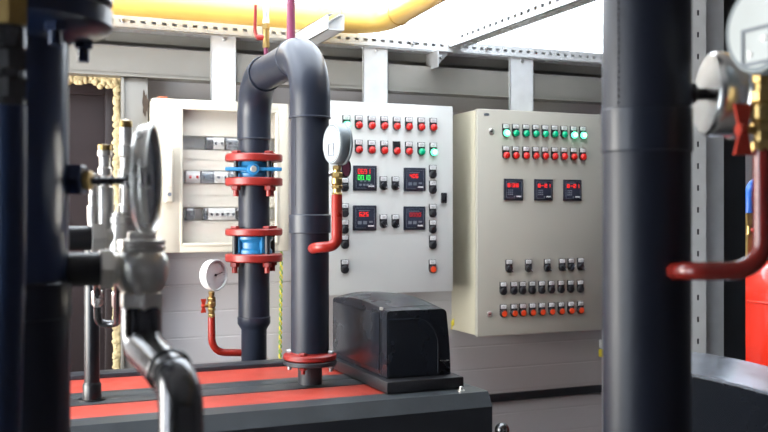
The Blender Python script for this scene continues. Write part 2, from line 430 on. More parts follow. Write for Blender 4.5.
# ------------------------------------------------------------------ panel fittings (local, facing -Y, origin on the panel)
PW = .030
def holder():
    m = MB(); pts = [(-.015, -.0, .027), (-.015, 0, -.008)]
    pts += [(-.015 * math.cos(t), 0, -.010 - .016 * math.sin(t)) for t in [PI * i / 12 for i in range(13)]]
    pts += [(.015, 0, -.008), (.015, 0, .027)]
    m.prism(pts, (0, -.006, 0)); return m
def legend(parent, blank=False):
    if blank: return
    MB().box(-.0128, .0128, -.0076, -.0058, .0095, .0252, .0006).build('legend_plate', 'white', parent, True)
    MB().box(-.009, .008, -.0081, -.0075, .0185, .0205).box(-.008, .006, -.0081, -.0075, .0140, .0158).build('legend_print', 'labelink', parent, True)
PARK = Vector((0, 0, 0))
def fitting(kind, parent, loc):
    """an indicator lamp, push button or selector switch as a part of a cabinet"""
    key = kind
    if key in PROTO: return copy_part(PROTO[key], parent, loc)
    name = {'lamp': 'indicator_lamp', 'push': 'push_button', 'sel': 'selector_switch'}[kind.split('_')[0]]
    h = holder().build(name, 'blackm', parent, True); h.location = loc
    legend(h, kind.endswith('blank'))
    if kind.startswith('lamp'):
        c = kind.split('_')[1]
        MB().lathe([(.0142, .004), (.0142, .009), (.0128, .0105)], (0, 0, -.0105), (0, -1, 0), 24).build('bezel_ring', 'blackm', h, True)
        k = {'red': 'redcap', 'green': 'greencap', 'lit': 'greenlit'}[c]
        o = MB().lathe([(.0132, .008), (.0138, .012), (.0130, .017), (.0105, .0205), (.006, .0225), (0, .023)], (0, 0, -.0105), (0, -1, 0), 24).build('lens', k, h, True)
        if c == 'lit':
            MB().lathe([(.0085, .0215), (.006, .0232), (0, .0240)], (0, 0, -.0105), (0, -1, 0), 20).build('glow_core', 'greenlit2', h, True)
            h['label'] = 'green indicator lamp switched on'
    elif kind.startswith('push'):
        c = kind.split('_')[1]
        MB().lathe([(.0150, .004), (.0150, .011), (.0135, .013), (.0120, .013)], (0, 0, -.0105), (0, -1, 0), 24).build('bezel_ring', 'blackm', h, True)
        MB().lathe([(.0118, .009), (.0118, .0145), (.0105, .0155), (0, .0150)], (0, 0, -.0105), (0, -1, 0), 24).build('cap', {'black': 'blackm', 'red': 'orangecap'}[c], h, True)
    else:
        MB().lathe([(.0150, .004), (.0150, .010), (.0130, .0125), (0, .0125)], (0, 0, -.0105), (0, -1, 0), 24).build('bezel_ring', 'blackm', h, True)
        s = 1 if kind.split('_')[1] == 'a' else -1
        a = Vector((.7, 0, -.7 * s)).normalized()
        MB().obox((0, -.0185, -.0105), a, (0, 1, 0), a.cross(Vector((0, 1, 0))), .027, .014, .0075, .0015).build('lever', 'black', h, True)
        MB().obox(Vector((0, -.0258, -.0105)) + a * .008, a, (0, 1, 0), a.cross(Vector((0, 1, 0))), .009, .0008, .0022).build('pointer_mark', 'white', h, True)
    PROTO[key] = h
    return h
PROTO = {}
SEG = {'0': 'abcdef', '1': 'bc', '2': 'abged', '3': 'abgcd', '4': 'fgbc', '5': 'afgcd', '6': 'afgedc', '7': 'abc', '8': 'abcdefg', '9': 'abcdfg', '-': 'g'}
def digits(txt, x0, z0, w, h, y, gap):
    m = MB(); t = w * .22; x = x0
    for ch in txt:
        if ch == '.':
            m.box(x - gap * .75, x - gap * .75 + t, y, y + .0006, z0, z0 + t); continue
        if ch == ':':
            m.box(x, x + t, y, y + .0006, z0 + h * .2, z0 + h * .2 + t).box(x, x + t, y, y + .0006, z0 + h * .7, z0 + h * .7 + t); x += t + gap; continue
        R = dict(a=(x, x + w, z0 + h - t, z0 + h), d=(x, x + w, z0, z0 + t), g=(x, x + w, z0 + h / 2 - t / 2, z0 + h / 2 + t / 2),
                 f=(x, x + t, z0 + h / 2, z0 + h), b=(x + w - t, x + w, z0 + h / 2, z0 + h), e=(x, x + t, z0, z0 + h / 2), c=(x + w - t, x + w, z0, z0 + h / 2))
        for s in SEG[ch]: a = R[s]; m.box(a[0], a[1], y, y + .0006, a[2], a[3])
        x += w + gap
    return m
def controller(parent, loc, s, rows, style):
    """square panel meter of side s; rows = [(text, material)]"""
    h = MB().box(-s / 2, s / 2, -.008, 0, -s / 2, s / 2, .002).build('panel_meter', 'navy', parent, True); h.location = loc
    q = s / 2 * .80
    MB().box(-q, q, -.0092, -.0079, -q, q, .0004).build('front_plate', 'screen', h, True)
    e = MB()
    for a in ((-q, -q + .0012), (q - .0012, q)): e.box(a[0], a[1], -.0097, -.0091, -q, q)
    e.box(-q, q, -.0097, -.0091, q - .0012, q).box(-q, q * .1, -.0097, -.0091, -q, -q + .0012)
    e.build('plate_outline', 'breakerg', h, True)
    if style == 'a':
        zr = q * .42
        for i, (t, k) in enumerate(rows):
            hh = s * .19
            digits(t, -q * .80, zr - i * (hh + s * .05), s * .105, hh, -.0100, s * .035).build('readout', k, h, True)
        zk = -q * .45
        for x in (-.55, -.15, .3): MB().box(q * x, q * (x + .24), -.0098, -.0091, zk + q * .10, zk + q * .22).build('key', 'breakerg', h, True)
        for x in (-.65, -.25, .12, .5): MB().box(q * x, q * (x + .26), -.0098, -.0091, zk - q * .32, zk - q * .12).build('key', 'breakerg', h, True)
    elif style == 'b':
        t, k = rows[0]; hh = s * .17
        digits(t, -q * .62, q * .16, s * .105, hh, -.0100, s * .035).build('readout', k, h, True)
        for x in (-.78, -.22): MB().box(q * x, q * (x + .40), -.0098, -.0091, -q * .62, -q * .30).build('key', 'breakerg', h, True)
        MB().box(q * .42, q * .80, -.0098, -.0091, -q * .46, -q * .30).build('key', 'breakerg', h, True)
        MB().box(-q * .7, q * .5, -.0098, -.0091, q * .72, q * .78).build('print_line', 'breakerg', h, True)
    else:
        t, k = rows[0]; hh = s * .17
        digits(t, -q * .85, q * .28, s * .14, hh, -.0100, s * .04).build('readout', k, h, True)
        for i in range(3):
            for j in range(3): MB().box(-q * .8 + i * q * .24, -q * .8 + i * q * .24 + q * .17, -.0098, -.0091, -q * .12 - j * q * .24, -q * .12 - j * q * .24 + q * .12).build('key', 'breakerg', h, True)
        MB().box(-q * .8, q * .35, -.0098, -.0091, q * .78, q * .84).build('print_line', 'breakerg', h, True)
        MB().lathe([(q * .09, 0), (0, .0006)], (q * .05, -.0092, -q * .82), (0, -1, 0), 12).build('key', 'breakerg', h, True)
    MB().box(q * .32, q * .92, -.0098, -.0091, -q * .86, -q * .72).build('name_strip', 'white', h, True)
    return h

def place(cab, Y, lst):
    base = rootloc(cab)
    for kind, px, py in lst:
        fitting(kind, cab, P(px, py, Y) - base)
def lock(parent, px, py, Y):
    p = P(px, py, Y)
    o = MB().lathe([(.012, 0), (.012, .004), (.009, .006), (.0075, .006), (.0075, .003), (0, .003)], (p.x, Y, p.z), (0, -1, 0), 24).build('cam_lock', 'chrome', parent)
    MB().box(p.x - .005, p.x + .005, Y - .0065, Y - .002, p.z - .002, p.z + .002).build('key_bit', 'blackm', o)

# ------------------------------------------------------------------ middle cabinet, light grey
Y2 = 3.29
x0, x1 = XA(328, Y2), XA(453, Y2); zt, zb = ZA(453, 106.5, Y2), ZA(453, 291, Y2)
cab = thing('control_cabinet', 'light grey wall cabinet with red lamps, four square meters and selector switches', 'cabinet', ((x0 + x1) / 2, (Y2 + WY) / 2, zb), 'steel control cabinets')
MB().box(x0, x1, Y2 + .022, WY - .001, zb, zt, .004).build('body', 'grey_cab', cab)
MB().box(x0, x1, Y2, Y2 + .020, zb, zt, .003).build('door', 'grey_cab', cab)
xs_ = (346, 358.3, 371.2, 383.8, 396.2, 408.4, 420.8, 432.8)
L = []
for i, x in enumerate(xs_):
    L.append(('lamp_lit' if i == 0 else 'lamp_red', x, 122.6 + (x - 358) * .033))
for i, x in enumerate(xs_[1:]):
    L.append((['lamp_red', 'lamp_red', 'lamp_red', 'lamp_red_blank', 'lamp_red', 'lamp_green', 'lamp_lit'][i], x, 147.0 + (x - 358) * .036))
L.append(('lamp_red', 346, 146.7))
for x, y in ((383, 183.5), (395, 183.6)): L.append(('sel_a', x, y))
for x, y in ((383, 221.5), (395, 221.5)): L.append(('sel_a', x, y))
for y in (172, 187.5, 211, 227, 242.5): L.append(('push_black', 432.3, y))
L.append(('push_red', 432, 266.5))
for y in (185, 210.5, 227, 242, 266.7): L.append(('push_black', 344.4, y))
place(cab, Y2, L)
b0 = rootloc(cab)
controller(cab, P(364.5, 178.2, Y2) - b0, .096, [('0691', 'digit'), ('00.10', 'digitg')], 'a')
controller(cab, P(414.2, 179.6, Y2) - b0, .092, [('4.06', 'digit')], 'b')
controller(cab, P(364.3, 218, Y2) - b0, .096, [('6.25', 'digit')], 'b')
controller(cab, P(414, 218.2, Y2) - b0, .092, [('0000', 'digitdim')], 'b')
p = P(443.3, 198, Y2)
hd = MB().box(p.x - .012, p.x + .012, Y2 - .012, Y2, p.z - .021, p.z + .021, .004).build('swing_latch', 'blackm', cab)
MB().box(p.x - .006, p.x + .006, Y2 - .016, Y2 - .010, p.z - .012, p.z + .004, .002).build('key_cover', 'black', hd)

# ------------------------------------------------------------------ right cabinet, beige grey
Y3 = 3.27
x0, x1 = XA(477.5, Y3), XA(604.5, Y3); zt, zb = ZA(477.5, 108.5, Y3), ZA(477.5, 337, Y3)
cab = thing('control_cabinet', 'beige-grey wall cabinet with rows of green and red lamps over three square meters', 'cabinet', ((x0 + x1) / 2, (Y3 + WY) / 2, zb), 'steel control cabinets')
MB().box(x0 + .003, x1 - .003, Y3 + .028, WY - .001, zb + .003, zt - .003, .004).build('body', 'beige_edge', cab)
MB().box(x0 + .008, x1 - .008, Y3 + .020, Y3 + .028, zb + .008, zt - .008).build('door_seal', 'beige_edge', cab)
d = MB().box(x0, x1, Y3, Y3 + .020, zb, zt, .003).build('door', 'beige_cab', cab)
cols = [505.3, 515, 525.3, 535, 544.4, 553.9, 563.3, 572.8, 582]
L = []
for i, x in enumerate(cols):
    L.append(('lamp_lit' if i in (0, 7, 8) else 'lamp_green', x, 130.6 + i * .30))
    L.append(('lamp_red', x, 152.8 + i * .22))
for i, (x, y) in enumerate(((508.5, 266.2), (528, 265.9), (546.8, 265.5), (561.6, 265), (570.5, 264.7), (580, 264.3))): L.append(('sel_a' if i != 4 else 'sel_b', x, y))
for i in range(9):
    x = 502.7 + (579.7 - 502.7) * i / 8 + (1 if i == 1 else 0)
    L.append(('push_black', x, 288.6 - .28 * i)); L.append(('push_red', x + .2, 311 - .42 * i))
place(cab, Y3, L)
b0 = rootloc(cab)
for px, t in ((512.9, '8:38'), (542.9, '8-21'), (571.8, '8-21')): controller(cab, P(px, 189.6 + (px - 513) * .012, Y3) - b0, .088, [(t, 'digit')], 'c')
lock(cab, 491, 131.5, Y3); lock(cab, 489.3, 314.3, Y3)
p = P(486.5, 114.5, Y3)
MB().box(p.x - .012, p.x + .012, Y3 - .001, Y3, p.z - .005, p.z + .005).box(p.x - .01, p.x - .002, Y3 - .0016, Y3 - .0008, p.z - .003, p.z + .003).build('maker_badge', 'breakerg', cab)

# ------------------------------------------------------------------ left enclosure with a clear door
Y1 = 3.35
x0, x1 = XA(152.5, Y1), XA(289, Y1); zt, zb = ZA(152.5, 97.5, Y1), ZA(172, 253, Y1)
cab = thing('distribution_enclosure', 'cream plastic enclosure with a clear door showing breaker rows inside', 'enclosure', ((x0 + x1) / 2, (Y1 + WY) / 2, zb))
m = MB().box(x0, x1, WY - .02, WY - .001, zb, zt)
m.box(x0, x1, Y1 + .03, WY - .02, zb, zb + .012, .003).box(x0, x1, Y1 + .03, WY - .02, zt - .012, zt, .003).box(x0, x0 + .012, Y1 + .03, WY - .02, zb, zt, .003).box(x1 - .012, x1, Y1 + .03, WY - .02, zb, zt, .003)
m.build('body', 'cream', cab)
wx0, wx1, wz0, wz1 = XA(181, Y1), x1 - .045, ZA(181, 245, Y1), ZA(181, 107.5, Y1)
d = MB().box(x0, wx0, Y1, Y1 + .028, zb, zt, .006).box(wx1, x1, Y1, Y1 + .028, zb, zt, .006).box(wx0 - .008, wx1 + .008, Y1 + .0005, Y1 + .028, zb, wz0, .004).box(wx0 - .008, wx1 + .008, Y1 + .0005, Y1 + .028, wz1, zt, .004)
d = d.build('door', 'cream', cab)
MB().box(wx0 - .004, wx1 + .004, Y1 + .012, Y1 + .015, wz0 - .004, wz1 + .004).build('clear_pane', 'coverglass', d)
rr = MB()
for a, b_, c_, e_ in ((wx0 - .004, wx0 + .006, wz0, wz1), (wx1 - .006, wx1 + .004, wz0, wz1), (wx0, wx1, wz0 - .004, wz0 + .006), (wx0, wx1, wz1 - .006, wz1 + .004)): rr.box(a, b_, Y1 - .003, Y1 + .016, c_, e_, .002)
rr.build('pane_rim', 'cream', d)
hx, hz = XA(168, Y1), ZA(168, 176, Y1)
h = MB().box(hx - .016, hx + .016, Y1 - .028, Y1, hz - .095, hz + .095, .008, 3).build('handle', 'cream', d)
MB().box(hx - .010, hx + .010, Y1 - .031, Y1 - .026, hz - .04, hz + .06, .003).build('grip', 'creamin', h)
MB().lathe([(.007, 0), (.007, .004), (.003, .004), (0, .002)], (hx, Y1 - .027, hz - .066), (0, -1, 0), 16).build('lock_barrel', 'breakerg', h)
# inside: cover strips with gaps, breaker rows on rails
YI = Y1 + .040
rows = [ZA(200, 143, YI), ZA(200, 177, YI), ZA(200, 214, YI)]
edges = [wz1 + .01] + [(rows[i] + rows[i + 1]) / 2 for i in range(2)] + [wz0 - .01]
cv = MB()
for i, zr in enumerate(rows):
    a, b_ = edges[i + 1] + .001, edges[i] - .001
    cv.box(wx0 - .01, wx1 + .01, YI, YI + .004, zr + .026, b_).box(wx0 - .01, wx1 + .01, YI, YI + .004, a, zr - .026)
    cv.box(wx0 - .01, wx0 + .012, YI, YI + .004, zr - .026, zr + .026)
cv.build('cover_strip', 'creamin', cab)
for i, zr in enumerate(rows):
    o = MB().box(wx0 - .01, wx1 + .01, YI + .035, YI + .04, zr - .018, zr + .018).build('mounting_rail', 'galv', cab)
    lay = [[(187, 206, 'n'), (206, 214, 'd'), (212, 224, 'b'), (226, 245, 'g'), (246, 258, 'b')],
           [(186, 200, 'b'), (201, 214, 'g'), (214, 228, 'b'), (229, 240, 'g')],
           [(186, 194, 'g'), (204, 207, 'd'), (208, 235, 'b'), (236, 240, 'd')]][i]
    for a, b_, k in lay:
        if k == 'n': continue
        xa, xb_ = XA(a, YI), XA(b_, YI)
        q = MB().box(xa, xb_, YI - .006, YI + .035, zr - .022, zr + .022, .002).box(xa + .004, xb_ - .004, YI - .014, YI - .005, zr - .010, zr + .010, .002).build('circuit_breaker', {'b': 'breaker', 'g': 'breakerg', 'd': 'navy'}[k], cab)
        t = MB(); n = max(1, int((xb_ - xa) / .018))
        for s in range(n):
            c = xa + (s + .5) * (xb_ - xa) / n
            t.box(c - .004, c + .004, YI - .022, YI - .012, zr - .006, zr + .004, .001)
        t.build('toggle', 'redcap' if (i == 1 and k == 'b' and a < 190) else 'navy', q)
        MB().box(xa + .003, xb_ - .003, YI - .0065, YI - .005, zr + .013, zr + .019).build('label_strip', 'white', q)
# terracotta plug on the enclosure
xp = XA(162, 3.42)
tag(MB().box(xp - .022, xp + .022, 3.405, 3.435, zt, zt + .008, .002).box(xp - .016, xp + .019, 3.408, 3.432, zt + .008, zt + .014, .002).build('cable_entry_plug', 'brick'), 'small terracotta plug on top of the cream enclosure', 'plug')
# soot stain on the column
xq = XA(146, 3.41); sm = MB()
sp = []
for i in range(28):
    a = 2 * PI * i / 28; rr_ = 1 + .22 * math.sin(3 * a + 1) + .15 * math.sin(7 * a)
    sp.append((xq - .002 + .010 * rr_ * math.cos(a), 3.414, ZA(146, 106, 3.41) + .030 * rr_ * math.sin(a) * (1.7 if math.sin(a) > 0 else 1)))
tag(sm.prism(sp, (0, -.0012, 0)).build('burn_mark', 'soot'), 'black burnt smear on the grey column beside the cream enclosure', 'stain')

# ------------------------------------------------------------------ boiler
ZB = H - .482
bx1 = 1.222; bxl = -.9
bo = thing('boiler', 'long low boiler with red lid panels and a dark grey casing', 'boiler', (.3, 2.52, 0))
MB().prism([(bxl, 2.175, .10), (bxl, 2.175, ZB - .037), (bxl, 2.20, ZB - .002), (bxl, 2.205, ZB - .010), (bxl, 2.86, ZB - .010), (bxl, 2.88, ZB - .004), (bxl, 2.90, ZB - .03), (bxl, 2.90, .10)], (bx1 - bxl, 0, 0)).build('casing', 'boildark', bo)
MB().prism([(bxl, 2.175, ZB - .036), (bxl, 2.200, ZB), (bxl, 2.278, ZB), (bxl, 2.278, ZB - .012), (bxl, 2.2, ZB - .012), (bxl, 2.18, ZB - .037)], (bx1 + .001 - bxl, 0, 0)).build('front_edge_trim', 'boilgrey', bo)
for a, b_ in ((2.60, 2.812), (2.285, 2.43)):
    MB().box(bxl, 1.10, a, b_, ZB - .010, ZB - .001, .002).build('lid_panel', 'boilred', bo)
MB().box(bxl, 1.13, 2.432, 2.517, ZB - .010, ZB + .001, .002).box(bxl, 1.13, 2.519, 2.598, ZB - .010, ZB + .0015, .002).build('centre_strip', 'boilgrey', bo)
MB().box(1.102, bx1, 2.28, 2.85, ZB - .010, ZB - .0005, .001).build('end_plate', 'boilgrey', bo)
MB().box(bxl, bx1 - .005, 2.815, 2.885, ZB - .012, ZB + .012, .004).build('rear_rim', 'boildark', bo)
for a, b_ in ((bxl + .05, 2.25), (bx1 - .1, 2.25), (bxl + .05, 2.8), (bx1 - .1, 2.8)): MB().box(a - .03, a + .03, b_ - .03, b_ + .03, 0, .11).build('foot', 'boildark', bo)
p = P(462, 392, 2.23)
MB().lathe([(.010, 0), (.010, .002), (.006, .003), (.006, .010), (.004, .012), (0, .012)], (p.x, 2.235, ZB), (0, 0, 1), 12).build('stud', 'chrome', bo)
# ball knob of a pipe fitting beyond the boiler end
kz = Q(502, 424, 2.48)
ko = thing('ball_knob', 'round dark metal knob beside the right end of the boiler', 'knob', (kz.x, kz.y, 0))
MB().sphere((kz.x, kz.y, kz.z - .016), .020, (1, 1, 1.0)).build('ball', 'darkst', ko)
MB().cyl((kz.x, kz.y, 0), (kz.x, kz.y, kz.z - .03), .013).build('stem', 'boildark', ko)

# burner hood
bu = thing('burner_hood', 'black glossy arched hood on a base plate on the boiler lid', 'hood', (1.065, 2.46, ZB))
ux0, ux1 = .95, 1.18
MB().box(ux0, ux1, 2.257, 2.775, ZB + .0015, ZB + .034, .004).build('base_plate', 'blackm', bu)
def hood(y0, y1, xa, xb_, grow=0.0):
    m = MB(); ny = 16; rings = []
    zb_ = ZB + .0345
    for i in range(ny + 1):
        y = y0 + (y1 - y0) * i / ny
        t = (y - 2.30) / .43
        top = H - .266 + .016 * math.sin(PI * min(max(t * .95 + .02, 0), 1)) + .002 * t + grow
        prof = [(xa, zb_), (xa, top - .008), (xa + .003, top - .002), (xa + .010, top)]
        xr = xb_ - .012
        for k in range(7): prof.append((xa + .010 + (xr - .015 - xa - .010) * (k + 1) / 7, top + .014 * max(0, min(1, t)) ** .7 * math.sin(PI * (k + 1) / 8)))
        for k in range(1, 9):
            a = PI / 2 * k / 8
            prof.append((xr - .015 + .015 * math.sin(a), top - .015 + .015 * math.cos(a)))
        zz0 = top - .015
        for k in range(1, 7):
            q = k / 6; prof.append((xr + .012 * math.sin(q * PI / 2), zz0 + (zb_ - zz0) * q))
        rings.append([m.bm.verts.new((x, y, z)) for x, z in prof])
    for A, B in zip(rings, rings[1:]):
        for j in range(len(A)): m.bm.faces.new([A[j], A[(j + 1) % len(A)], B[(j + 1) % len(A)], B[j]])
    m.bm.faces.new(rings[0]); m.bm.faces.new(rings[-1])
    return m
hx0, hx1 = .968, 1.160
hood(2.338, 2.735, hx0, hx1).build('hood_shell', 'black', bu)
hood(2.334, 2.339, hx0 + .004, hx1 - .004, -.004).build('shadow_gap', 'blackm', bu)
fp = hood(2.300, 2.334, hx0, hx1).build('front_cover', 'black', bu)
# pressed panel with the quarter-round corner on the front cover
pp = [(hx0 + .004, 2.2995, ZB + .040)]
zt_ = H - .288; xr_ = hx1 - .040
pp += [(hx0 + .004, 2.2995, zt_)]
pp += [(xr_ - .075 + .075 * math.sin(PI / 2 * i / 10), 2.2995, zt_ - .075 + .075 * math.cos(PI / 2 * i / 10)) for i in range(11)]
pp += [(xr_, 2.2995, ZB + .040)]
MB().prism(pp, (0, -.0035, 0)).build('pressed_panel', 'black', fp)
MB().tube([Vector((a, 2.2965, c)) for a, b_, c in pp[1:]], .0022, 8).build('panel_rim', 'black', fp)
MB().box(xr_ + .006, hx1 - .006, 2.2965, 2.301, ZB + .073, ZB + .075).build('edge_clip', 'chrome', fp)
MB().box(hx0 - .002, hx0 + .004, 2.333, 2.349, H - .266, H - .258, .001).build('catch', 'chrome', bu)
MB().box(hx0 - .003, hx0 + .001, 2.349, 2.728, ZB + .050, H - .276, .001).build('side_panel', 'black', bu)

# ------------------------------------------------------------------ U-bend pipe
p2 = P(310, 384, 2.49); X2, YY2 = p2.x, 2.49
YY1 = 3.107; X1 = XA(254, YY1)
TOPZ = H + .516; RP = .0535; RS = .0575
cz = TOPZ - RS
hd = (Vector((X1, YY1, 0)) - Vector((X2, YY2, 0))); HL = hd.length; hd.normalize()
BR = .135
pi = thing('bent_pipe', 'tall dark grey pipe bent over at the top, both legs coming down', 'pipe', (X2, YY2, ZB))
zfl = ZA(310, 356, YY2)
pz = lambda py: ZA(310, py, YY2)
qz = lambda py: ZA(254, py, YY1)
A = Vector((X2, YY2, cz)); B = Vector((X1, YY1, cz))
MB().cyl((X2, YY2, zfl + .004), (X2, YY2, cz - BR + .01), RP, 40).build('front_leg', 'pipe', pi)
MB().cyl((X1, YY1, qz(320)), (X1, YY1, cz - BR + .01), RP, 40).build('rear_leg', 'pipe', pi)
c2 = A - UP * BR + hd * BR
e2 = arc(c2, -hd, UP, BR, 0, PI / 2, 18)
MB().tube([Vector((X2, YY2, cz - BR - .055))] + e2 + [e2[-1] + hd * .012], RS, 40).build('elbow', 'sleeve', pi)
c1 = B - UP * BR - hd * BR
e1 = arc(c1, UP, hd, BR, 0, PI / 2, 18)
MB().tube([e1[0] - hd * .012] + e1 + [Vector((X1, YY1, cz - BR - .07))], RS, 40).build('elbow', 'sleeve', pi)
MB().cyl(A + hd * BR, B - hd * BR, RP, 40).build('crossing', 'pipe', pi)
for c_, a_ in ((e2[-1] + hd * .012, hd), (e1[0] - hd * .012, hd), ((X2, YY2, cz - BR - .055), UP), ((X1, YY1, cz - BR - .07), UP)):
    MB().torus(c_, a_, RS - .001, .003).build('collar', 'sleeve', pi)
MB().cyl((X2, YY2, pz(233)), (X2, YY2, pz(214.5)), RS + .0012, 40, ch=.002).build('sleeve_band', 'sleeve', pi)
# seam of the pipe wrap
sm = MB()
for i in range(46):
    z = pz(205) + (pz(105) - pz(205)) * i / 45
    sm.sphere(Vector((X2, YY2, z)) + (-RV * .70 - FV * .714) * (RP), .0018, (1, 1, 1.6), 6, 4)
sm.build('seam', 'sleeve', pi)
# foot of front leg
fl = MB().lathe([(.040, -.002), (.070, -.002), (.075, .002), (.075, .012), (.070, .016), (.055, .017), (.055, .020)], (X2, YY2, pz(358.5)), UP, 40).build('flange', 'red', pi)
MB().lathe([(.040, 0), (.073, 0), (.075, .002), (.075, .011), (.073, .013), (.05, .013)], (X2, YY2, pz(358.5) - .016), UP, 40).build('counter_flange', 'boildark', pi)
MB().cyl((X2, YY2, ZB + .001), (X2, YY2, pz(358.5)), .034, 32).build('stub', 'boildark', pi)
for i in range(4):
    a = PI / 4 + i * PI / 2 + .15; c = Vector((X2 + .061 * math.cos(a), YY2 + .061 * math.sin(a), pz(358.5)))
    MB().hexn(c + UP * .015, c + UP * .024, .011).hexn(c - UP * .024, c - UP * .016, .011).cyl(c - UP * .034, c + UP * .02, .006, 12).build('bolt', 'steel' if i % 2 else 'red', pi)
# lower rear leg: reducer and narrow end down behind the boiler
z0_ = qz(322)
MB().lathe([(RP - .001, .02), (RP + .003, .018), (RP + .003, -.004), (RP - .006, -.018), (RP - .010, -.025), (RP - .010, -z0_)], (X1, YY1, z0_), UP, 36).build('rear_foot', 'sleeve', pi)

def flanged_valve(py_t0, py_t1, py_b0, py_b1, label, kind):
    t0, t1, b0_, b1_ = qz(py_t0), qz(py_t1), qz(py_b0), qz(py_b1)
    RF = .098
    v = thing('flanged_valve', label, 'valve', (X1, YY1, b1_), 'blue valves clamped between red flanges')
    def fl_(za, zb_, up):
        prof = [(RP + .001, za), (RF - .004, za), (RF, za + .004), (RF, zb_ - .004), (RF - .004, zb_), (RP + .001, zb_)]
        return MB().lathe(prof, (X1, YY1, 0), UP, 48)
    fl_(t1, t0, 1).build('flange', 'red', v); fl_(b1_, b0_, 0).build('flange', 'red', v)
    ba = [math.radians(a) for a in (25, 115, 205, 295)] if kind == 'wafer' else [math.radians(a) for a in (20, 110, 200, 290)]
    for a in ba:
        c = Vector((X1 + .078 * math.cos(a), YY1 + .078 * math.sin(a), 0))
        MB().cyl(c + UP * (b1_ - .034), c + UP * (t0 + .004), .0085, 12).build('stud', 'boildark', v)
        MB().hexn(c + UP * t0, c + UP * (t0 + .009), .016).build('nut', 'red', v)
        o = MB().hexn(c + UP * (b1_ - .016), c + UP * (b1_), .016).cyl(c + UP * (b1_ - .036), c + UP * (b1_ - .014), .0095, 12).build('nut', 'red', v)
    zc = (t1 + b0_) / 2; hh = (t1 - b0_)
    if kind == 'wafer':
        body = MB().lathe([(RP, b0_), (.060, b0_ + .001), (.062, b0_ + hh * .25), (.068, b0_ + hh * .36), (.068, b0_ + hh * .62), (.062, b0_ + hh * .75), (.060, t1 - .001), (RP, t1)], (X1, YY1, 0), UP, 40).build('valve_body', 'blue', v)
        cdir = (-FV + RV * .12).normalized()
        cc = Vector((X1, YY1, zc))
        MB().cyl(cc + cdir * .055, cc + cdir * .083, .021, 24, ch=.003).build('boss', 'blue', body)
        MB().lathe([(.011, 0), (.011, .004), (.006, .005), (.006, .002), (0, .002)], cc + cdir * .083, cdir, 18).build('plug', 'chrome', body)
        MB().obox(cc + cdir * .066, cdir.cross(UP), cdir, UP, .19, .018, .013, .004).build('lug_bar', 'blue', body)
    else:
        body = MB().lathe([(RP, b0_), (.062, b0_ + .001), (.062, b0_ + hh * .2), (.056, b0_ + hh * .3), (.056, b0_ + hh * .62), (.062, b0_ + hh * .72), (.066, b0_ + hh * .8), (.066, t1 - .004), (.06, t1)], (X1, YY1, 0), UP, 40).build('valve_body', 'blue', v)
        rb = MB()
        for da in (-.78, .62):
            d_ = (-FV * math.cos(da) + RV * math.sin(da)).normalized()
            rb.obox(Vector((X1, YY1, zc)) + d_ * .060, d_.cross(UP), d_, UP, .016, .018, hh * .9, .003)
        rb.build('rib', 'blue', body)
    return v
flanged_valve(154.5, 162, 178, 186, 'upper blue valve between red flanges, with a lug bar and plug', 'wafer')
flanged_valve(228.5, 235.5, 253.5, 261.5, 'lower blue valve between red flanges, ribbed and without a plug', 'check')

# small pipes at the top crossing
pc = A.lerp(B, .72); t0 = pc + UP * RP * .9
vv = thing('vent_cock', 'brass and steel vent riser with a red lever above the pipe bend', 'valve', t0)
cx = XA(266, pc.y); t0 = Vector((cx, pc.y, cz + .04))
MB().cyl(t0, t0 + UP * .045, .007, 14).build('nipple', 'purple', vv)
MB().hexn(t0 + UP * .040, t0 + UP * .062, .012).cyl(t0 + UP * .06, t0 + UP * .10, .011, 16).hexn(t0 + UP * .10, t0 + UP * .12, .0125).build('cock_body', 'brass', vv)
MB().cyl(t0 + UP * .118, t0 + UP * .135, .011, 16, ch=.002).cyl(t0 + UP * .135, (cx, pc.y, CZ - .002), .0095, 16).build('riser', 'galv', vv)
lv = t0 + UP * .075
MB().cyl(lv, lv - RV * .030, .010, 14, ch=.002).build('stem', 'red', vv)
MB().tube(bend([lv - RV * .030, lv - RV * .036 + UP * .02, lv - RV * .034 + UP * .105], .012), .0055, 10).build('lever', 'red', vv)
px_ = XA(291, 2.80); vt = A.lerp(B, (2.80 - YY2) / (YY1 - YY2))
tag(MB().cyl((px_, 2.80, cz + .03), (px_, 2.80, CZ - .002), .0135, 20).torus((px_, 2.80, cz + .064), UP, .0135, .004).build('vent_tube', 'purple'), 'dark maroon vertical tube rising from the pipe bend', 'tube')

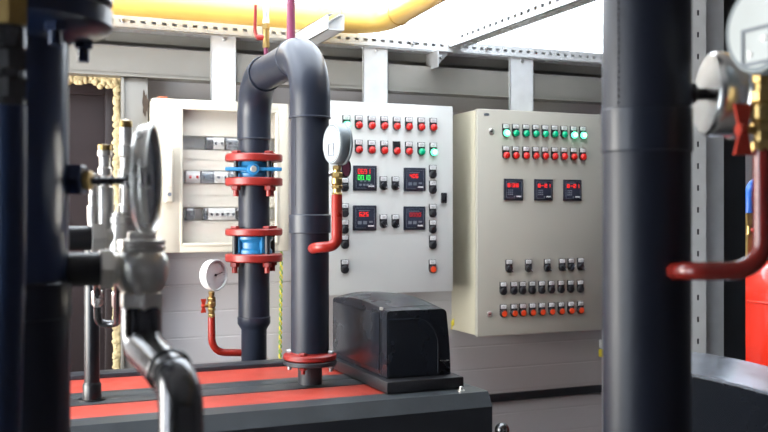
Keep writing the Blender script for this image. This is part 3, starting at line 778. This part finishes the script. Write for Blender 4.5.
# ------------------------------------------------------------------ pressure gauges
def gauge(name, label, c, n, R, dep, back=.4, casem='gaugeg', facem='dial', rimm=None, needle=2.4, dom=.0):
    """round gauge centred at c (middle of its case); n = direction its dial looks"""
    n = Vector(n).normalized(); c = Vector(c)
    g = thing(name, label, 'pressure gauge', c)
    b = c - n * dep / 2
    side = n.cross(UP).normalized(); up = side.cross(n).normalized()
    MB().lathe([(0, -dom), (R * .5, -dom * .8), (R * .92, -.001), (R * .985, .003), (R, .008), (R, dep - .012), (R * .99, dep - .010), (R * .99, dep - .008), (R, dep - .007), (R * 1.03, dep - .006), (R * 1.03, dep - .001), (R * .96, dep), (R * .93, dep - .002), (R * .93, dep - .008), (0, dep - .008)], b, n, 48).build('case', casem, g)
    MB().lathe([(R * .925, dep - .0078), (0, dep - .0078 + .0004)], b, n, 40).build('dial', facem, g)
    tk = MB()
    for i in range(31):
        a = math.radians(225 - 270 * i / 30); L_ = .11 if i % 5 == 0 else .06
        d_ = side * math.cos(a) + up * math.sin(a); e_ = n.cross(d_)
        tk.obox(b + n * (dep - .0070) + d_ * R * (.84 - L_ / 2), d_, e_, n, R * L_, R * (.022 if i % 5 == 0 else .012), .0005)
    tk.build('scale', 'blackm', g)
    d_ = side * math.cos(needle) + up * math.sin(needle); e_ = n.cross(d_)
    nd = MB().obox(b + n * (dep - .0062) + d_ * R * .25, d_, e_, n, R * .85, R * .035, .0006).lathe([(R * .09, dep - .007), (R * .08, dep - .0045), (0, dep - .0045)], b, n, 16)
    nd.build('needle', 'blackm', g)
    MB().lathe([(R * .93, dep - .003), (0, dep - .003)], b, n, 40).build('glass', 'gaugeglass', g)
    if back:
        MB().lathe([(0, -.0008), (R * .93, -.0008), (R * .95, .001)], b, n, 48).build('lit_back_plate', 'gaugeb', g)
        bk = MB(); w_ = R * back; y0 = -R * .05
        z0 = y0 - R * back * 1.5
        for (a0, a1, q0, q1) in ((-w_, w_, y0, y0 + .004), (-w_, w_, z0 - .004, z0), (-w_, -w_ + .004, z0, y0), (w_ - .004, w_, z0, y0)):
            cc = b - n * (.001 + dom * .8) - side * ((a0 + a1) / 2) + up * ((q0 + q1) / 2)
            bk.obox(cc, side, up, n, a1 - a0, q1 - q0, .003)
        bk.build('back_outline', 'breakerg', g)
        kk = MB()
        for s_ in (-.45, .45):
            kk.cyl(b - side * (w_ * s_) + up * (z0 * .75 if s_ > 0 else z0 * .35) - n * dom * .8, b - side * (w_ * s_) + up * (z0 * .75 if s_ > 0 else z0 * .35) - n * (dom * .8 + .0025), .004, 10)
        kk.build('back_screw', 'steel', g)
    return g

def cock(name, label, top, bot, r, hdir, tubepts, tr, tubem, group=None, hs=1.0, hpos=.45):
    """brass three-way cock under a gauge with a butterfly handle and its painted syphon tube"""
    top, bot = Vector(top), Vector(bot); L_ = (top - bot).length; U = (top - bot).normalized()
    v = thing(name, label, 'valve', bot)
    pr = []
    def sec(a, b_, rr, n=24): pr.append((a, b_, rr, n))
    m = MB()
    m.hexn(bot + U * L_ * .0, bot + U * L_ * .14, r * 1.05)
    m.cyl(bot + U * L_ * .14, bot + U * L_ * .26, r * .82, 20)
    m.hexn(bot + U * L_ * .26, bot + U * L_ * .38, r * 1.12)
    m.lathe([(r * .85, L_ * .38), (r * 1.1, L_ * .42), (r * 1.1, L_ * .58), (r * .85, L_ * .62)], bot, U, 24)
    m.hexn(bot + U * L_ * .62, bot + U * L_ * .78, r * 1.12)
    m.cyl(bot + U * L_ * .78, bot + U * L_ * .86, r * .7, 20)
    m.hexn(bot + U * L_ * .86, top, r * .85)
    m.build('cock_body', 'brass', v)
    if hdir is not None:
        hdv = Vector(hdir).normalized(); hc = bot + U * L_ * hpos
        MB().cyl(hc + hdv * r * .8, hc + hdv * r * 2.1, r * .42, 14).build('spindle', 'brass', v)
        s2 = hdv.cross(U).normalized()
        hm = MB()
        cc = hc + hdv * r * 2.1
        hm.cyl(cc - hdv * r * .25, cc + hdv * r * .55, r * .62 * hs, 18, ch=.001)
        for sg in (1, -1):
            w0, w1, l_ = r * .42 * hs, r * .85 * hs, r * 2.3 * hs
            hm.prism([cc + hdv * w0 + U * sg * r * .3 - s2 * r * .2, cc - hdv * w0 + U * sg * r * .3 - s2 * r * .2, cc - hdv * w1 + U * sg * l_ - s2 * r * .2, cc + hdv * w1 + U * sg * l_ - s2 * r * .2], s2 * r * .4)
        hm.build('butterfly_handle', 'handle', v)
    MB().tube(tubepts, tr, 20).build('syphon_tube', tubem, v)
    return v

CAMDIR = lambda p: (Vector((0, 0, H)) - Vector(p)).normalized()
def facing(p, toward, right):
    """direction mixing toward-camera and image right, seen from the camera at p"""
    t = CAMDIR(p); t.z = 0; t.normalize(); r_ = t.cross(UP) * -1
    r_ = Vector((-t.y, t.x, 0))
    return (t * toward + r_ * right).normalized()

# gauge on the front leg of the bent pipe: its back is seen, dial looks away to the right
g2 = Q(337.5, 144, 2.50)
nb = facing(g2, -.45, .89)
gauge('pressure_gauge', 'grey pressure gauge showing its pale back in front of the light grey cabinet', g2, nb, .056, .036, .32, 'gaugeg', needle=2.0)
bt = Q(337, 197, 2.50); tp = Q(337, 165.5, 2.50)
e_ = Vector((X2, YY2, 0)) + RV * .012 - FV * (RP - .004); e_.z = pz(248) 
cock('gauge_cock', 'brass gauge fitting on the red tube from the tall bent pipe', tp, bt, .0135, None, bend([bt + UP * .004, Q(337, 246, 2.47), Q(317, 247.5, 2.47), e_ - FV * .001], .06, 10), .0145, 'redhose')
# dark dial thermometer seen past the gauge stem
dt = Q(342, 168, 2.62)
th_ = thing('dial_thermometer', 'small dark round dial behind the brass stem of the grey gauge', 'thermometer', dt)
nn = facing(dt, .5, .86)
MB().lathe([(0, 0), (.024, 0), (.028, .003), (.028, .014), (.024, .016), (.024, .012), (0, .012)], dt, nn, 32).build('case', 'black', th_)
MB().lathe([(.024, .0125), (0, .013)], dt, nn, 32).build('dial', 'purple', th_)
MB().tube([dt, dt - nn * .02 - UP * .01, Vector((X2, YY2, dt.z - .02)) + RV * .05], .006, 10).build('stem', 'steel', th_)

# small white gauge on the rear leg
g1 = Q(213.5, 275, 3.10)
n1 = facing(g1, .70, .72)
gauge('pressure_gauge', 'small white-cased pressure gauge with a readable dial beside the lower blue valve', g1 , n1, .051, .034, False, 'gaugew', 'dial', needle=2.9)
bt = Q(211.5, 317, 3.14); tp = Q(211.5, 291.5, 3.12)
e_ = Vector((X1, YY1, 0)) - RV * (RP - .014); e_.z = ZA(243, 353.5, YY1)
cock('gauge_cock', 'small brass cock with a red handle below the white gauge', tp, bt, .013, (-RV * .9 - FV * .4), bend([bt + UP * .004, Q(212, 352.5, 3.14), e_], .10, 12), .0125, 'redhose', hs=.8)

# ------------------------------------------------------------------ right foreground pipe with its two gauges
RZ = 1.17; cR = Q(646.5, 213, RZ); RR = .0550
rp = thing('vertical_pipe', 'thick near-black vertical pipe standing in the right foreground', 'pipe', (cR.x, cR.y, 0))
zs = H + (HY - 153) * RZ / FPX
MB().cyl((cR.x, cR.y, .012), (cR.x, cR.y, zs), RR - .0006, 56).build('lower_pipe', 'pipe', rp)
MB().cyl((cR.x, cR.y, zs), (cR.x, cR.y, zs + .055), RR + .0012, 56, ch=.0015).build('sleeve_band', 'sleeve', rp)
MB().cyl((cR.x, cR.y, zs + .05), (cR.x, cR.y, CZ - .001), RR, 56).build('upper_pipe', 'pipe', rp)
MB().lathe([(RR, 0), (.105, 0), (.11, .004), (.11, .014), (.105, .018), (RR, .018)], (cR.x, cR.y, 0), UP, 40).build('floor_flange', 'pipe', rp)
sm = MB()
for i in range(40):
    z = zs + .06 + .30 * i / 39
    sm.sphere(Vector((cR.x, cR.y, z)) + (-RV * .80 - FV * .60) * (RR + .0002), .0014, (1, 1, 2.2), 6, 4)
sm.build('seam', 'sleeve', rp)

# edge-on bright gauge
n = (RV * 1.0 - UP * .065).normalized()
g = Q(707, 94, 1.16) + n * .02
gg = gauge('pressure_gauge', 'shiny steel pressure gauge seen edge-on beside the right foreground pipe', g, n, .0535, .040, False, 'polished', needle=1.0, dom=.0)
a = Q(689, 94, 1.16); b_ = g - n * .0205
MB().cyl(a - RV * .006, b_, .0075, 16).hexn(a - RV * .004, a + RV * .008, .014).build('stem', 'blackm', gg)

# large gauge, back towards the camera
g = Q(768, 29, 1.05)
n = facing(g, -.70, .72)
gauge('pressure_gauge', 'large pale gauge back cut by the upper right corner of the photo', g, n, .0530, .030, .44, 'gaugeg', needle=1.6)
bt = Q(762.5, 152, 1.06); tp = Q(762, 73, 1.06)
e_ = Vector((cR.x, cR.y, 0)) + (RV * .36 - FV * .93) * (RR - .003); e_.z = H + (HY - 271) * 1.12 / FPX
e2_ = e_ + (RV * .5 - FV * .2) * .03
cock('gauge_cock', 'large brass cock with a red butterfly handle in the right foreground', tp, bt, .0115, (-RV * 1 - FV * .15), bend([bt + UP * .004, Q(763, 271, 1.06), Q(690, 271, 1.075), e_], .105, 16), .0108, 'darkred', hs=1.1, hpos=.28)

# ------------------------------------------------------------------ right background
# perforated post
PZ = 2.30; a = Q(690.5, 213, PZ); b_ = Q(706, 213, PZ); c_ = Q(725.5, 213, PZ + .005); d_ = Q(745.5, 213, PZ + .05)
po = thing('perforated_post', 'tall galvanised perforated corner post behind the right foreground pipe', 'post', (b_.x, b_.y, 0))
ax = (b_ - a); ax.z = 0; W_ = ax.length
MB().slotted((a.x, a.y, 0), (0, 0, 1), ax, CZ, W_, .003, .0545, .014, .006).build('flange', 'galvw', po)
MB().prism([Vector((a.x, a.y, 0)) + FV * .03, Vector((b_.x, b_.y, 0)) + FV * .03, Vector((b_.x, b_.y, 0)) + FV * .034, Vector((a.x, a.y, 0)) + FV * .034], (0, 0, CZ)).build('dark_slot_backing', 'boildark', po)  # dark plate added behind the slots so they look shaded
b2 = b_ + FV * .012
MB().prism([Vector((b2.x, b2.y, 0)), Vector((c_.x, c_.y, 0)) + FV * .012, Vector((c_.x, c_.y, 0)) + FV * .04, Vector((b2.x, b2.y, 0)) + FV * .04], (0, 0, CZ)).build('web', 'galvw', po)
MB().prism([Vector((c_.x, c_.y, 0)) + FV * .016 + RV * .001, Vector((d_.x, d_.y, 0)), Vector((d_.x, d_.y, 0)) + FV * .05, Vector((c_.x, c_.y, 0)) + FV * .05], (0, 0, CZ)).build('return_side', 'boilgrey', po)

# arched dark tank lid
Dv = RV * .48 + FV * .88; Dv.normalize(); Ev = RV * .88 - FV * .48; Ev.normalize()
A0 = RV * .575 + FV * 1.75
tk = thing('arched_tank', 'black tank with a shiny arched lid behind the right foreground pipe', 'tank', A0 + Dv * .12)
def tz(t): return H - .297 - .47 * (t + .1) ** 2
ts = [-.145 + .60 * i / 24 for i in range(25)]
prof = [A0 + Ev * t + UP * tz(t) for t in ts]
prof_b = prof + [A0 + Ev * ts[-1], A0 + Ev * ts[0]]
MB().prism([p_ - UP * .006 for p_ in prof] + [A0 + Ev * ts[-1], A0 + Ev * ts[0]], Dv * .25).build('shell', 'black', tk)
lidp = [A0 - Dv * .006 + Ev * t + UP * tz(t) for t in ts] + [A0 - Dv * .006 + Ev * t + UP * (tz(t) - .006) for t in reversed(ts)]
MB().prism(lidp, Dv * .262).build('lid', mat('lid_steel', (.58, .62, .70), .24, .8, var=.25, scale=8, bump=.15, bscale=9), tk)

# red expansion vessel
ez = Q(806, 300, 2.95)
ev = thing('expansion_vessel', 'glossy red round vessel at the right edge behind the dark tank', 'vessel', (ez.x, ez.y, 0))
zt_ = Q(806, 258, 2.95).z
MB().lathe([(0, zt_ + .012), (.06, zt_ + .008), (.12, zt_ - .006), (.165, zt_ - .035), (.188, zt_ - .075), (.195, zt_ - .12), (.195, zt_ - .60), (.18, zt_ - .68), (.12, zt_ - .74), (0, zt_ - .76)], (ez.x, ez.y, 0), UP, 56).build('shell', 'redtank', ev)
MB().torus((ez.x, ez.y, zt_ - .135), UP, .195, .004, 56, 8).build('seam', 'redtank', ev)
for i in range(3):
    a = i * 2 * PI / 3; c = Vector((ez.x + .15 * math.cos(a), ez.y + .15 * math.sin(a), 0))
    MB().box(c.x - .02, c.x + .02, c.y - .02, c.y + .02, 0, zt_ - .60).build('leg', 'redtank', ev)
MB().tube(bend([Q(758, 262, 2.85), Q(762, 250, 2.85), Q(790, 250, 2.85)], .03), .007, 10).build('top_pipe', 'darkred', ev)
# blue elbow tube with a brass cock
bz = 3.25
be = thing('blue_tube', 'bent bright blue tube on a brass fitting beside the perforated post', 'tube', Q(749, 240, bz))
MB().tube(bend([Q(749, 212, bz), Q(749.5, 184, bz), Q(800, 176, 3.55)], .05, 10), .0155, 18).build('tube', 'bluetube', be)
MB().cyl(Q(749, 213, bz), Q(749, 209, bz), .017, 18).build('collar', 'bluetube', be)
MB().hexn(Q(749, 226, bz), Q(749, 213, bz), .016).cyl(Q(749, 234, bz), Q(749, 226, bz), .012, 16).hexn(Q(749, 258, bz), Q(749, 234, bz), .015).build('fitting', 'brass', be)
MB().cyl(Q(749, 230, bz), Q(757, 230, bz - .02), .008, 12).build('handle', 'handle', be)
q_ = Q(749, 258, bz)
MB().cyl(Vector((q_.x, q_.y, 0)), q_, .011, 14).build('drop_pipe', 'brass', be)

# ------------------------------------------------------------------ left foreground
LZ = 1.106; cL = Q(20, 213, LZ); RL = .0555
lp = thing('flanged_pipe', 'thick blue-black pipe with a bolted top flange in the left foreground', 'pipe', (cL.x, cL.y, 0))
zL = lambda py: H + (HY - py) * LZ / FPX
MB().cyl((cL.x, cL.y, zL(282)), (cL.x, cL.y, zL(30)), RL, 56).build('upper_pipe', 'bluepipe', lp)
MB().lathe([(RL, zL(318)), (RL + .0035, zL(318) + .002), (RL + .0035, zL(280) - .003), (RL - .001, zL(280))], (cL.x, cL.y, 0), UP, 56).build('sleeve_band', 'pipe', lp)
MB().cyl((cL.x, cL.y, .012), (cL.x, cL.y, zL(300)), RL + .0018, 56).build('lower_pipe', 'pipe', lp)
MB().lathe([(RL, 0), (.10, 0), (.105, .004), (.105, .014), (.10, .018), (RL, .018)], (cL.x, cL.y, 0), UP, 40).build('floor_flange', 'pipe', lp)
MB().lathe([(RL, zL(25) - .022), (RL + .012, zL(25) - .012), (.100, zL(25) - .006), (.107, zL(25)), (.107, zL(25) + .020), (.102, zL(25) + .024), (RL - .01, zL(25) + .024)], (cL.x, cL.y, 0), UP, 56).build('flange', 'bluepipe', lp)
MB().lathe([(RL - .01, zL(25) + .026), (.102, zL(25) + .026), (.107, zL(25) + .030), (.107, zL(25) + .048), (.1, zL(25) + .05), (RL, zL(25) + .07)], (cL.x, cL.y, 0), UP, 56).build('flange', 'bluepipe', lp)
MB().cyl((cL.x, cL.y, zL(25) + .06), (cL.x, cL.y, CZ - .001), RL, 48).build('riser', 'bluepipe', lp)
for i in range(4):
    a = PI / 2 * i + PI / 4 - TH + .05; c = Vector((cL.x + .083 * math.cos(a), cL.y + .083 * math.sin(a), zL(25)))
    MB().hexn(c - UP * .018, c - UP * .002, .0125).cyl(c - UP * .034, c + UP * .06, .0075, 14).hexn(c + UP * .05, c + UP * .064, .014).build('bolt', 'bluepipe', lp)
# boss and horizontal stem to the big gauge
GY = 1.125
g = Q(147, 179, GY)
n = (RV * 1.0 + FV * .09).normalized()
gg = gauge('pressure_gauge', 'large steel-cased gauge seen nearly edge-on in the left foreground', g, n, .066, .018, False, 'chrome', 'dialdark', needle=.6)
st = Q(60, 181, GY)
MB().hexn(Q(62, 179, GY) - RV * .01, Q(84, 180, GY), .0205).build('nut', 'bluepipe', gg)
MB().hexn(Q(84, 180.5, GY), Q(92, 180.5, GY), .013).build('adapter', 'brass', gg)
MB().cyl(Q(90, 181, GY), Q(142, 181, GY), .0048, 16).build('rod', 'darkst', gg)
MB().hexn(Q(126, 181, GY), Q(137, 181, GY), .0095).build('rod_nut', 'darkst', gg)
# blue hose with brass nuts in front of the pipe
HZ = .97; hb = lambda py, px=8: Q(px, py, HZ)
ho = thing('blue_hose', 'dark blue hose under stacked brass and steel nuts at the left edge', 'hose', hb(432))
MB().cyl(hb(27), hb(-120), .016, 24).build('brass_tube', 'brass', ho)
MB().hexn(hb(26), hb(-4), .021).build('brass_nut', 'brass', ho)
MB().cyl(hb(50), hb(26), .0185, 24, ch=.002).build('ferrule', 'darkst', ho)
MB().hexn(hb(72), hb(50), .0200).cyl(hb(78), hb(70), .018, 24).hexn(hb(100), hb(78), .0205).cyl(hb(108), hb(99), .018, 24).build('steel_nut', 'darkst', ho)
q_ = hb(300)
MB().tube(bend([hb(106), hb(240), Vector((q_.x - .02, q_.y, .9)), Vector((q_.x - .02, q_.y, .01))], .2), .0185, 20).build('hose', 'darkblue', ho)

# front globe valve on a horizontal stub
VY = 1.188
def V(px, py, Y=VY): return P(px, py, Y)
vx = 141.5
ax0 = V(vx, 213); VX = ax0.x
kz_ = lambda py: ZA(vx, py, VY)
gv = thing('globe_valve', 'cast nickel globe valve in front, below the large left gauge', 'valve', (VX, VY, kz_(300)))
zc = kz_(268)
xa = cL.x + RL * .8
MB().cyl((xa, VY, zc), (V(108, 268).x, VY, zc), .0205, 28).build('inlet_stub', 'blackm', gv)
MB().hexn((V(99, 268).x, VY, zc), (V(113, 268).x, VY, zc), .0265).cyl((V(112, 268).x, VY, zc), (V(124, 268).x, VY, zc), .0195, 24).build('union_nut', 'silver', gv)
MB().lathe([(.021, kz_(297)), (.023, kz_(292)), (.0285, kz_(286)), (.0325, kz_(277)), (.0340, kz_(267)), (.0325, kz_(258)), (.028, kz_(252)), (.024, kz_(249))], (VX, VY, 0), UP, 40).build('body', 'silver', gv)
MB().lathe([(.026, kz_(251)), (.0295, kz_(250)), (.0295, kz_(246)), (.0280, kz_(245)), (.0295, kz_(244)), (.0295, kz_(240)), (.02, kz_(239))], (VX, VY, 0), UP, 40).build('bonnet', 'silver', gv)
MB().hexn((VX, VY, kz_(241)), (VX, VY, kz_(231.5)), .0190).build('top_nut', 'silver', gv)
MB().hexn((VX, VY, kz_(309)), (VX, VY, kz_(291)), .0275, .003).build('outlet_nut', 'silver', gv)
# bright bent steel tube below
bt_ = thing('bent_tube', 'shiny dark steel tube bending forward below the globe valve', 'tube', (VX, VY, 1.3))
pts = bend([(VX, VY, kz_(306)), (VX, VY, kz_(345)), Q(181, 384, 1.02), Q(181, 480, 1.0), Q(181, 700, 1.0)], .035, 10)
MB().tube(pts, .0245, 32).build('tube', 'darkst', bt_)
w_ = pts[11] if len(pts) > 11 else pts[-1]
MB().torus(Q(150, 350, 1.09).lerp(Q(181, 384, 1.02), .65), Q(181, 384, 1.02) - Vector((VX, VY, kz_(345))), .0245, .0022).build('weld', 'darkst', bt_)
MB().cyl(Q(181, 700, 1.0), (Q(181, 700, 1.0).x, Q(181, 700, 1.0).y, 0.0), .0245, 24).build('lower_tube', 'darkst', bt_)

# rear manifold: second riser, stub, valve bodies and two air vents
MY = 1.62
def mz(py, px=110): return ZA(px, py, MY)
mf = thing('manifold', 'nickel-plated pipe manifold with upright vent cartridges behind the front globe valve', 'manifold', (XA(40, MY), MY, 0))
rx = XA(38, MY)
MB().cyl((rx, MY, 0), (rx, MY, CZ - .001), .03, 28).build('riser', 'bluepipe', mf)
zh = mz(238)
MB().cyl((rx, MY, zh), (XA(97, MY), MY, zh), .0205, 24).build('inlet_stub', 'blackm', mf)
MB().hexn((XA(91, MY), MY, zh), (XA(105, MY), MY, zh), .0275).cyl((XA(104, MY), MY, zh), (XA(116, MY), MY, zh), .021, 24).build('union_nut', 'silver', mf)
xc = XA(121.5, MY)
MB().lathe([(.020, mz(275)), (.026, mz(262)), (.0275, mz(245)), (.0225, mz(226)), (.0225, mz(224)), (.0245, mz(223)), (.0245, mz(217)), (.0215, mz(216)), (.0215, mz(213)), (.010, mz(212))], (xc, MY, 0), UP, 32).build('valve_body', 'silver', mf)
def vent(px, pr, name, m):
    x_ = XA(px, MY)
    return MB().lathe([(r_, ZA(px, y_, MY)) for r_, y_ in pr], (x_, MY, 0), UP, 24).build(name, m, mf)
a = vent(105, [(.0135, 236), (.0150, 212), (.0150, 190), (.0140, 187), (.0085, 186), (.0085, 176), (.0115, 175), (.0115, 168), (.0090, 167), (.0090, 157), (.0120, 156), (.0120, 151), (.008, 150)], 'air_vent', 'silver')
MB().lathe([(.0100, ZA(105, 151, MY)), (.0115, ZA(105, 149, MY)), (.0115, ZA(105, 145, MY)), (0, ZA(105, 144, MY))], (XA(105, MY), MY, 0), UP, 12).build('vent_cap', 'brass', a)
a = vent(126, [(.0135, 216), (.0135, 205), (.0110, 204), (.0110, 178), (.0135, 177), (.0135, 170), (.0095, 169), (.0095, 158), (.0125, 156), (.0125, 146), (.0095, 145), (.0105, 134), (.0105, 128), (.008, 127)], 'air_vent', 'silver')
MB().lathe([(.009, ZA(126, 128, MY)), (.011, ZA(126, 126, MY)), (.010, ZA(126, 121, MY)), (0, ZA(126, 119, MY))], (XA(126, MY), MY, 0), UP, 12).build('vent_cap', 'brass', a)
a = vent(93.5, [(.0085, 228), (.0100, 218), (.0100, 206), (.0070, 205), (.0080, 195), (.0060, 194), (.0060, 180), (.0075, 179), (.0075, 174), (0, 173)], 'air_vent', 'silver')
a = vent(138, [(.0130, 232), (.0130, 190), (.0100, 188), (.0100, 160), (0, 158)], 'air_vent', 'silver')

# dark hose loop and pole behind
lp_ = thing('hose_loop', 'thin dark hose hanging in a small loop under the manifold', 'hose', Q(107, 325, 1.9))
MB().tube(bend([Q(97, 247, 1.56), Q(97, 285, 1.85), Q(98, 324, 1.9), Q(117, 324, 1.9), Q(119, 250, 1.57)], .04, 10), .008, 14).build('hose', 'darkst', lp_)
MB().hexn(Q(97.5, 305, 1.875), Q(97, 291, 1.86), .0115).build('fitting', 'chrome', lp_); MB().hexn(Q(117.7, 306, 1.82), Q(118, 292, 1.76), .0115).build('fitting', 'chrome', lp_)
bp = P(92, 400, 2.49)
pl = thing('steel_pole', 'thin black steel standpipe on the red boiler lid at left', 'pole', (bp.x, 2.49, ZB))
MB().cyl((bp.x, 2.49, ZB + .045), (bp.x, 2.49, ZA(92, 240, 2.49)), .0195, 24).build('tube', 'poleb', pl)
MB().lathe([(.0235, ZB + .0015), (.0235, ZB + .040), (.0225, ZB + .042), (.0165, ZB + .052), (.0165, ZB + .056), (.0195, ZB + .066)], (bp.x, 2.49, 0), UP, 24).build('socket', 'poleb', pl)
MB().lathe([(.0345, ZB + .0012), (.0345, ZB + .004), (.0235, ZB + .004)], (bp.x, 2.49, 0), UP, 24).build('foot_ring', 'poleb', pl)

# ------------------------------------------------------------------ cables
ca = MB(); cb = MB()
def twist(m, ph):
    pts = []
    for i in range(121):
        t = i / 120; y_ = 250 + 120 * t
        p_ = P(281.5 - 1.5 * t, y_, 3.49); a = t * 2 * PI * 13 + ph
        pts.append(p_ + Vector((.0045 * math.cos(a), .0045 * math.sin(a), 0)))
    m.tube(pts, .0028, 8)
twist(ca, 0); twist(cb, PI)
cw = thing('earth_cable', 'twisted yellow-green cable hanging below the cream enclosure', 'cable', P(281, 262, 3.48))
ca.build('strand', 'yg', cw); cb.build('strand', 'ygreen', cw)
p = P(453, 322, 3.46)
tag(MB().tube(bend([P(456, 317, 3.485), P(452.5, 321, 3.485), P(452, 329, 3.505)], .01), .0035, 10).hexn(P(452.8, 321, 3.485), P(452.8, 325.5, 3.485), .007).build('earth_lug', 'yg'), 'small yellow cable lug below the corner between the two steel cabinets', 'lug')
pk = thing('plug_cable', 'thin cable with yellow and white plugs showing beside the right foreground pipe', 'cable', P(603, 335, 3.46))
MB().tube([P(603, 300, 3.47), P(603, 440, 3.47)], .004, 8).build('cord', 'cablewhite', pk)
MB().box(P(601, 310, 3.46).x, P(606, 310, 3.46).x, 3.45, 3.475, P(601, 310, 3.46).z, P(601, 304.5, 3.46).z, .002).box(P(600.5, 358, 3.46).x, P(606, 358, 3.46).x, 3.45, 3.475, P(601, 357, 3.46).z, P(601, 349.5, 3.46).z, .002).build('yellow_plug', 'yg', pk)
MB().box(P(601.5, 310, 3.46).x, P(606, 310, 3.46).x, 3.45, 3.475, P(601, 320, 3.46).z, P(601, 311.5, 3.46).z, .002).box(P(600.8, 358, 3.46).x, P(606, 358, 3.46).x, 3.45, 3.475, P(601, 348, 3.46).z, P(601, 340, 3.46).z, .002).build('white_plug', 'cablewhite', pk)

# ------------------------------------------------------------------ daylight
wd = bpy.data.worlds.new('sky'); C.world = wd; wd.use_nodes = True
bg = wd.node_tree.nodes['Background']
bg.inputs['Color'].default_value = (.84, .92, 1.0, 1); bg.inputs['Strength'].default_value = 9.0

def daylight(name, loc, rot, sx, sy, col, power):
    l = bpy.data.lights.new(name, 'AREA'); l.shape = 'RECTANGLE'; l.size = sx; l.size_y = sy; l.color = col; l.energy = power
    o = bpy.data.objects.new(name, l); COL.objects.link(o); o.location = loc; o.rotation_euler = rot
daylight('window_daylight', (XL - .3, 2.4, 1.5), (0, -PI / 2 + .05, 0), 1.3, 1.4, (1, .92, .78), 105)
# ------------------------------------------------------------------ camera
cd = bpy.data.cameras.new('camera'); co = bpy.data.objects.new('camera', cd); COL.objects.link(co)
co.location = (0, 0, H); co.rotation_euler = (PI / 2, 0, -TH)
cd.sensor_fit = 'HORIZONTAL'; cd.sensor_width = 36; cd.lens = 36 * FPX / 768
cd.shift_y = -(216 - HY) / 768
cd.clip_start = .05
cd.dof.use_dof = True; cd.dof.focus_distance = 2.6; cd.dof.aperture_fstop = 5.0
C.camera = co
vs = C.view_settings
C.display_settings.display_device = 'sRGB'
vs.view_transform = 'Standard'; vs.look = 'None'; vs.exposure = 0.2; vs.gamma = 1.0; vs.use_curve_mapping = False
